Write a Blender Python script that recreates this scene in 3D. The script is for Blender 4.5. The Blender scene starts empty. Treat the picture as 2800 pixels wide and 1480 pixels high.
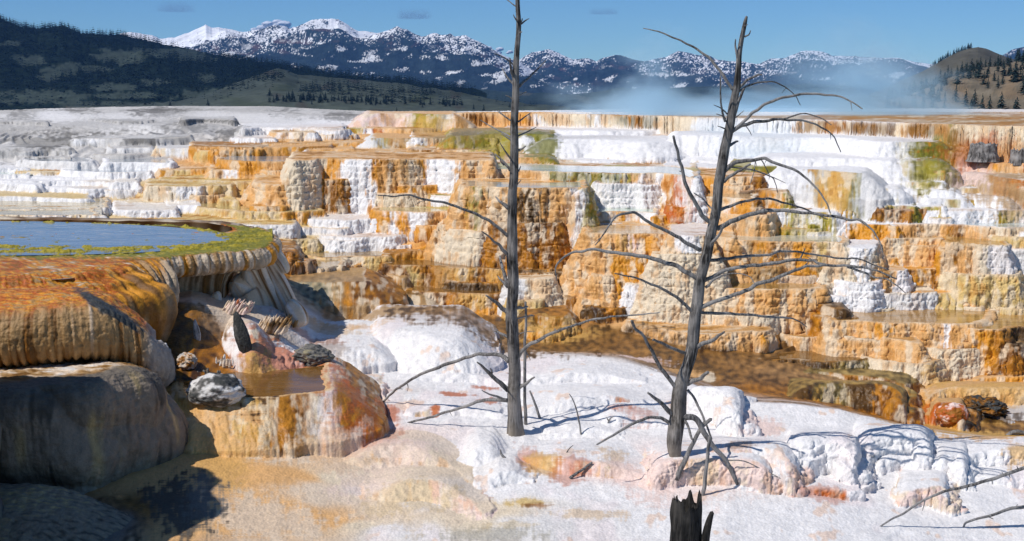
import bpy, math, random, time
import numpy as np
T0 = time.time()
scene = bpy.context.scene
COL = scene.collection
F, CX, CY = 3380.0, 1400.0, 740.0            # lens in pixels of the 2800 x 1480 picture
PIT = math.radians(8.51)
CP, SP = math.cos(PIT), math.sin(PIT)

# ---------------- camera, sky, sun, exposure ----------------
cam = bpy.data.cameras.new("camera")
camo = bpy.data.objects.new("camera", cam)
COL.objects.link(camo)
cam.sensor_width = 36.0
cam.lens = 36.0 * F / 2800.0
cam.clip_start = 0.1
cam.clip_end = 200000.0
camo.location = (0, 0, 0)
camo.rotation_euler = (math.radians(90) - PIT, 0, 0)
scene.camera = camo

SUNV = np.array([-0.54, -0.31, 0.78]); SUNV /= np.linalg.norm(SUNV)
sl = bpy.data.lights.new("sun", 'SUN')
sl.energy = 4.1
sl.angle = math.radians(0.5)
sl.color = (1.0, 0.955, 0.89)
so = bpy.data.objects.new("sun", sl)
COL.objects.link(so)
from mathutils import Vector
so.rotation_euler = Vector(SUNV).to_track_quat('Z', 'Y').to_euler()

world = bpy.data.worlds.new("World")
scene.world = world
world.use_nodes = True
wn = world.node_tree
for n in list(wn.nodes): wn.nodes.remove(n)
wo = wn.nodes.new('ShaderNodeOutputWorld')
bg = wn.nodes.new('ShaderNodeBackground')
sk = wn.nodes.new('ShaderNodeTexSky')
sk.sky_type = 'NISHITA'
sk.sun_disc = False
sk.sun_elevation = math.asin(SUNV[2])
sk.sun_rotation = math.atan2(SUNV[0], SUNV[1])
sk.altitude = 2200
sk.air_density = 1.0
sk.dust_density = 0.0
sk.ozone_density = 2.2
tint = wn.nodes.new('ShaderNodeMixRGB'); tint.blend_type = 'MULTIPLY'; tint.inputs[0].default_value = 1.0
tint.inputs[2].default_value = (0.63, 0.95, 1.18, 1)      # the deep blue of thin mountain air
wn.links.new(sk.outputs[0], tint.inputs[1]); wn.links.new(tint.outputs[0], bg.inputs['Color'])
wn.links.new(bg.outputs[0], wo.inputs['Surface'])
bg.inputs['Strength'].default_value = 0.085

scene.view_settings.view_transform = 'Standard'
scene.view_settings.look = 'None'
scene.view_settings.exposure = 0.0
scene.view_settings.gamma = 1.0
scene.cycles.use_denoising = True
scene.cycles.max_bounces = 6
scene.cycles.diffuse_bounces = 3
scene.cycles.glossy_bounces = 2
scene.cycles.transmission_bounces = 3
scene.cycles.volume_bounces = 3
scene.cycles.transparent_max_bounces = 8
scene.cycles.volume_step_rate = 2.0
scene.cycles.volume_max_steps = 256

# ---------------- picture <-> place ----------------
def ray(px, py):
    a = (px - CX) / F; b = (CY - py) / F
    return np.array([a, CP + b * SP, -SP + b * CP])
def at_z(px, py, z):
    d = ray(px, py); return d * (z / d[2])
def at_y(px, py, y):
    d = ray(px, py); return d * (y / d[1])
def project(X, Y, Z):
    dep = Y * CP - Z * SP
    return CX + F * X / dep, CY - F * (Y * SP + Z * CP) / dep
def smooth(e0, e1, x):
    t = np.clip((x - e0) / (e1 - e0), 0, 1); return t * t * (3 - 2 * t)

# ---------------- noise ----------------
_rng = np.random.RandomState(7)
_perm = np.concatenate([_rng.permutation(256)] * 3).astype(np.int32)
_g = _rng.normal(size=(256, 3)); _g = (_g / np.linalg.norm(_g, axis=1)[:, None]).astype(np.float32)
def pn(x, y, z=0.0, seed=0):
    x = np.asarray(x, np.float32) + seed * 17.31; y = np.asarray(y, np.float32) - seed * 9.73
    z = np.broadcast_to(np.asarray(z, np.float32), x.shape) + seed * 5.37
    xi = np.floor(x); yi = np.floor(y); zi = np.floor(z)
    fx = x - xi; fy = y - yi; fz = z - zi
    xi = xi.astype(np.int32) & 255; yi = yi.astype(np.int32) & 255; zi = zi.astype(np.int32) & 255
    u = fx * fx * fx * (fx * (fx * 6 - 15) + 10); v = fy * fy * fy * (fy * (fy * 6 - 15) + 10); w = fz * fz * fz * (fz * (fz * 6 - 15) + 10)
    out = 0
    for i in (0, 1):
        A = _perm[xi + i]; wu = u if i else 1 - u
        for j in (0, 1):
            B = _perm[A + yi + j]; wv = wu * (v if j else 1 - v)
            for k in (0, 1):
                g = _g[_perm[B + zi + k]]
                out = out + wv * (w if k else 1 - w) * (g[..., 0] * (fx - i) + g[..., 1] * (fy - j) + g[..., 2] * (fz - k))
    return out * 1.6
def fbm(x, y, z=0.0, o=4, seed=0, gain=0.5):
    r = 0; a = 1.0; f = 1.0; n = 0
    for i in range(o):
        r = r + a * pn(np.asarray(x) * f, np.asarray(y) * f, np.asarray(z) * f, seed + i * 3); n += a; a *= gain; f *= 2.03
    return r / n

# ---------------- mesh helpers ----------------
def make_mesh(name, V, Fc, mat=None, parent=None, col=None, wet=None, smooth_=True, link=True, nv=4):
    V = np.asarray(V, np.float32); Fc = np.asarray(Fc, np.int32)
    me = bpy.data.meshes.new(name)
    me.vertices.add(len(V)); me.vertices.foreach_set('co', V.ravel())
    k = Fc.shape[1]; n = len(Fc)
    me.loops.add(n * k); me.loops.foreach_set('vertex_index', Fc.ravel())
    me.polygons.add(n)
    me.polygons.foreach_set('loop_start', np.arange(0, n * k, k, dtype=np.int32))
    me.polygons.foreach_set('use_smooth', np.full(n, smooth_, bool))
    if col is not None:
        a = me.attributes.new('Col', 'FLOAT_COLOR', 'POINT')
        c4 = np.ones((len(V), 4), np.float32); c4[:, :3] = col
        a.data.foreach_set('color', c4.ravel())
    if wet is not None:
        a = me.attributes.new('wet', 'FLOAT', 'POINT'); a.data.foreach_set('value', np.asarray(wet, np.float32).ravel())
    me.update(calc_edges=True)
    if mat is not None: me.materials.append(mat)
    o = bpy.data.objects.new(name, me)
    if link: COL.objects.link(o)
    if parent is not None: o.parent = parent
    return o
def grid_faces(nc, nr, wrap=False):
    i = np.arange(nc if wrap else nc - 1)[:, None]; j = np.arange(nr - 1)[None, :]
    i2 = (i + 1) % nc
    a = i * nr + j; b = i2 * nr + j
    return np.stack([a, b, b + 1, a + 1], -1).reshape(-1, 4)
def tag(o, label=None, cat=None, group=None, kind=None):
    if label: o['label'] = label
    if cat: o['category'] = cat
    if group: o['group'] = group
    if kind: o['kind'] = kind
    return o
def empty(name, loc):
    o = bpy.data.objects.new(name, None); COL.objects.link(o); o.location = tuple(float(c) for c in loc)
    o.empty_display_size = 0.2
    return o
def crom(P, n):
    P = np.asarray(P, float)
    if len(P) < 3 or n <= 1: return P
    Q = np.vstack([2 * P[0] - P[1], P, 2 * P[-1] - P[-2]])
    out = []
    for i in range(len(P) - 1):
        p0, p1, p2, p3 = Q[i:i + 4]
        for t in np.linspace(0, 1, n, endpoint=False):
            out.append(0.5 * (2 * p1 + (p2 - p0) * t + (2 * p0 - 5 * p1 + 4 * p2 - p3) * t * t + (3 * p1 - p0 - 3 * p2 + p3) * t ** 3))
    out.append(P[-1]); return np.array(out)

# ---------------- materials ----------------
class NT:
    def __init__(s, name, vol=False):
        s.m = bpy.data.materials.new(name); s.m.use_nodes = True; s.t = s.m.node_tree
        for n in list(s.t.nodes): s.t.nodes.remove(n)
        s.out = s.n('OutputMaterial')
    def n(s, kind, **kw):
        nd = s.t.nodes.new('ShaderNode' + kind)
        for k, v in kw.items():
            if k.startswith('_'): setattr(nd, k[1:], v)
            else: nd.inputs[k.replace('__', ' ')].default_value = v
        return nd
    def l(s, a, b): s.t.links.new(a, b)
    def math(s, op, a, b=None, clamp=False):
        nd = s.t.nodes.new('ShaderNodeMath'); nd.operation = op; nd.use_clamp = clamp
        for i, v in enumerate((a, b)):
            if v is None: continue
            if isinstance(v, (int, float)): nd.inputs[i].default_value = v
            else: s.l(v, nd.inputs[i])
        return nd.outputs[0]
    def ramp(s, fac, stops):
        nd = s.t.nodes.new('ShaderNodeValToRGB'); e = nd.color_ramp.elements
        while len(e) < len(stops): e.new(0.5)
        for k, (p, c) in enumerate(stops):
            e[k].position = p; e[k].color = (c, c, c, 1) if isinstance(c, (int, float)) else (*c, 1)
        s.l(fac, nd.inputs[0]); return nd.outputs[0]
    def mix(s, fac, a, b, mode='MIX'):
        nd = s.t.nodes.new('ShaderNodeMixRGB'); nd.blend_type = mode
        for i, v in enumerate((fac, a, b)):
            if isinstance(v, (int, float)): nd.inputs[i].default_value = v
            elif isinstance(v, tuple): nd.inputs[i].default_value = (*v, 1)
            else: s.l(v, nd.inputs[i])
        return nd.outputs[0]

def terrain_mat(name, crust=1.0, fscale=1.0, dry=0.85, wetr=0.32):
    m = NT(name)
    at = m.n('Attribute', _attribute_name='Col'); wt = m.n('Attribute', _attribute_name='wet')
    tc = m.n('TexCoord')
    n1 = m.n('TexNoise', Scale=9.0 * fscale, Detail=6.0, Roughness=0.65); m.l(tc.outputs['Object'], n1.inputs['Vector'])
    n2 = m.n('TexNoise', Scale=42.0 * fscale, Detail=5.0, Roughness=0.7); m.l(tc.outputs['Object'], n2.inputs['Vector'])
    v1 = m.n('TexVoronoi', Scale=26.0 * fscale); m.l(tc.outputs['Object'], v1.inputs['Vector'])
    f1 = m.ramp(n1.outputs[0], [(0.3, 0.88), (0.7, 1.10)])
    f2 = m.ramp(n2.outputs[0], [(0.32, 0.84), (0.60, 1.06)])
    c = m.mix(1.0, at.outputs['Color'], f1, 'MULTIPLY')
    c = m.mix(1.0, c, f2, 'MULTIPLY')
    p = m.n('BsdfPrincipled')
    m.l(c, p.inputs['Base Color'])
    r = m.math('MULTIPLY_ADD', wt.outputs['Fac'], wetr - dry); r.node.inputs[2].default_value = dry
    r2 = m.math('ADD', r, m.math('MULTIPLY', m.math('SUBTRACT', n2.outputs[0], 0.5), 0.35), clamp=True)
    m.l(r2, p.inputs['Roughness'])
    p.inputs['Specular IOR Level'].default_value = 0.35
    b1 = m.n('Bump', Strength=0.45 * crust, Distance=0.04)
    h = m.math('ADD', m.math('MULTIPLY', n1.outputs[0], 0.7), m.math('MULTIPLY', n2.outputs[0], 0.42))
    h = m.math('ADD', h, m.math('MULTIPLY', v1.outputs['Distance'], -0.30))
    m.l(h, b1.inputs['Height'])
    m.l(b1.outputs[0], p.inputs['Normal'])
    m.l(p.outputs[0], m.out.inputs['Surface'])
    return m.m

def water_mat(name, col, rough=0.06, bump=0.12, sc=(3, 9, 1), alpha=None, spec=0.5):
    m = NT(name)
    tc = m.n('TexCoord'); mp = m.n('Mapping'); mp.inputs['Scale'].default_value = sc
    m.l(tc.outputs['Object'], mp.inputs[0])
    n = m.n('TexNoise', Scale=1.0, Detail=3.0, Roughness=0.55); m.l(mp.outputs[0], n.inputs['Vector'])
    n2 = m.n('TexNoise', Scale=0.35, Detail=4.0, Roughness=0.6); m.l(mp.outputs[0], n2.inputs['Vector'])
    p = m.n('BsdfPrincipled', Roughness=rough)
    c = m.mix(m.ramp(n2.outputs[0], [(0.35, 0.0), (0.65, 1.0)]), tuple(0.75 * x for x in col), tuple(min(1, 1.2 * x) for x in col))
    m.l(c, p.inputs['Base Color'])
    p.inputs['IOR'].default_value = 1.33
    p.inputs['Specular IOR Level'].default_value = spec
    b = m.n('Bump', Strength=bump, Distance=0.03); m.l(n.outputs[0], b.inputs['Height']); m.l(b.outputs[0], p.inputs['Normal'])
    m.l(p.outputs[0], m.out.inputs['Surface'])
    return m.m
RES = 1.2
# ---------------- travertine colours (linear albedo) ----------------
PAL = {
 'W': (0.80, 0.775, 0.765), 'w': (0.70, 0.675, 0.655), 'C': (0.72, 0.60, 0.44), 'Y': (0.64, 0.45, 0.17), 'P': (0.70, 0.40, 0.165),
 'O': (0.66, 0.28, 0.018), 'A': (0.30, 0.115, 0.009), 'D': (0.10, 0.048, 0.010), 'G': (0.36, 0.29, 0.022), 'L': (0.19, 0.18, 0.018),
 'K': (0.46, 0.44, 0.42), 'k': (0.17, 0.16, 0.15), 'z': (0.05, 0.052, 0.05), 'R': (0.50, 0.115, 0.014), 'N': (0.78, 0.60, 0.54), 'T': (0.70, 0.565, 0.43),
 'B': (0.19, 0.088, 0.020), 'V': (0.24, 0.17, 0.05), 'o': (0.62, 0.36, 0.10), 'M': (0.40, 0.24, 0.10), 'v': (0.30, 0.26, 0.16),
}
WETC = {'W': .15, 'w': .1, 'C': .2, 'Y': .5, 'P': .45, 'O': .7, 'A': .8, 'D': .85, 'G': .8, 'L': .8, 'K': 0, 'k': .1, 'z': .1, 'R': .75, 'N': .15, 'T': .35, 'B': .9, 'V': .8, 'o': .7, 'M': .4, 'v': .8}

# ---------------- the lie of the ground: rows of (py, z) at a few px ----------------
TAB = {
 -900: [(1700,-5.45),(1480,-5.25),(1290,-5.15),(1100,-5.0),(830,-3.65),(620,-3.2),(565,-3.2),(505,-2.8),(455,-2.42),(404,-2.0),(348,-1.5),(306,-1.12),(304,-1.08)],
 0:   [(1700,-5.45),(1480,-5.25),(1290,-5.15),(1100,-5.0),(830,-3.65),(612,-3.2),(562,-3.2),(503,-2.78),(453,-2.42),(402,-2.0),(346,-1.5),(305,-1.12),(303,-1.06)],
 320: [(1700,-5.35),(1480,-5.1),(1180,-4.88),(1060,-4.4),(835,-3.55),(615,-3.2),(562,-3.2),(503,-2.75),(453,-2.40),(402,-1.98),(344,-1.48),(297,-1.02),(292,-0.96)],
 520: [(1700,-5.35),(1480,-5.08),(1180,-4.86),(1060,-4.42),(835,-3.56),(650,-3.5),(590,-3.3),(515,-2.82),(458,-2.42),(404,-2.0),(346,-1.50),(297,-1.02),(290,-0.95)],
 740: [(1700,-5.4),(1480,-5.15),(1185,-4.88),(1010,-4.35),(860,-3.95),(690,-3.85),(600,-3.25),(520,-2.8),(460,-2.38),(405,-1.98),(350,-1.55),(299,-1.03),(291,-0.95)],
 1000:[(1700,-5.40),(1480,-5.25),(1200,-5.05),(875,-4.74),(842,-4.80),(740,-4.25),(640,-3.6),(580,-3.2),(500,-2.66),(430,-2.18),(365,-1.7),(312,-1.2),(303,-1.08)],
 1400:[(1700,-5.35),(1480,-5.2),(1150,-5.02),(952,-4.95),(925,-5.08),(868,-4.92),(715,-3.95),(640,-3.45),(520,-2.7),(440,-2.18),(360,-1.64),(320,-1.3),(304,-1.10)],
 1700:[(1700,-5.35),(1480,-5.2),(1180,-5.0),(985,-4.95),(962,-5.12),(860,-4.80),(740,-4.1),(640,-3.45),(560,-2.95),(440,-2.18),(365,-1.64),(323,-1.3),(298,-1.12)],
 2000:[(1700,-5.35),(1480,-5.2),(1250,-5.02),(1092,-4.88),(1060,-5.2),(955,-5.14),(790,-4.3),(650,-3.4),(560,-2.8),(460,-2.18),(385,-1.7),(332,-1.34),(297,-1.15)],
 2300:[(1700,-5.45),(1480,-5.3),(1280,-5.2),(1122,-4.9),(1104,-5.45),(985,-5.35),(870,-4.78),(680,-3.6),(590,-2.95),(500,-2.38),(400,-1.75),(340,-1.34),(297,-1.15)],
 2500:[(1700,-5.5),(1480,-5.4),(1310,-5.3),(1172,-5.12),(1160,-5.6),(1042,-5.62),(880,-4.85),(690,-3.65),(600,-3.0),(500,-2.33),(410,-1.74),(348,-1.34),(297,-1.15)],
 2800:[(1700,-5.55),(1480,-5.45),(1330,-5.42),(1215,-5.3),(1197,-5.7),(1047,-5.68),(890,-4.9),(700,-3.7),(600,-3.0),(490,-2.28),(420,-1.78),(356,-1.34),(300,-1.2)],
 3700:[(1700,-5.55),(1480,-5.45),(1360,-5.5),(1260,-5.45),(1230,-5.76),(1047,-5.68),(890,-4.9),(700,-3.7),(600,-3.0),(490,-2.28),(420,-1.78),(362,-1.34),(302,-1.2)],
}

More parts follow.
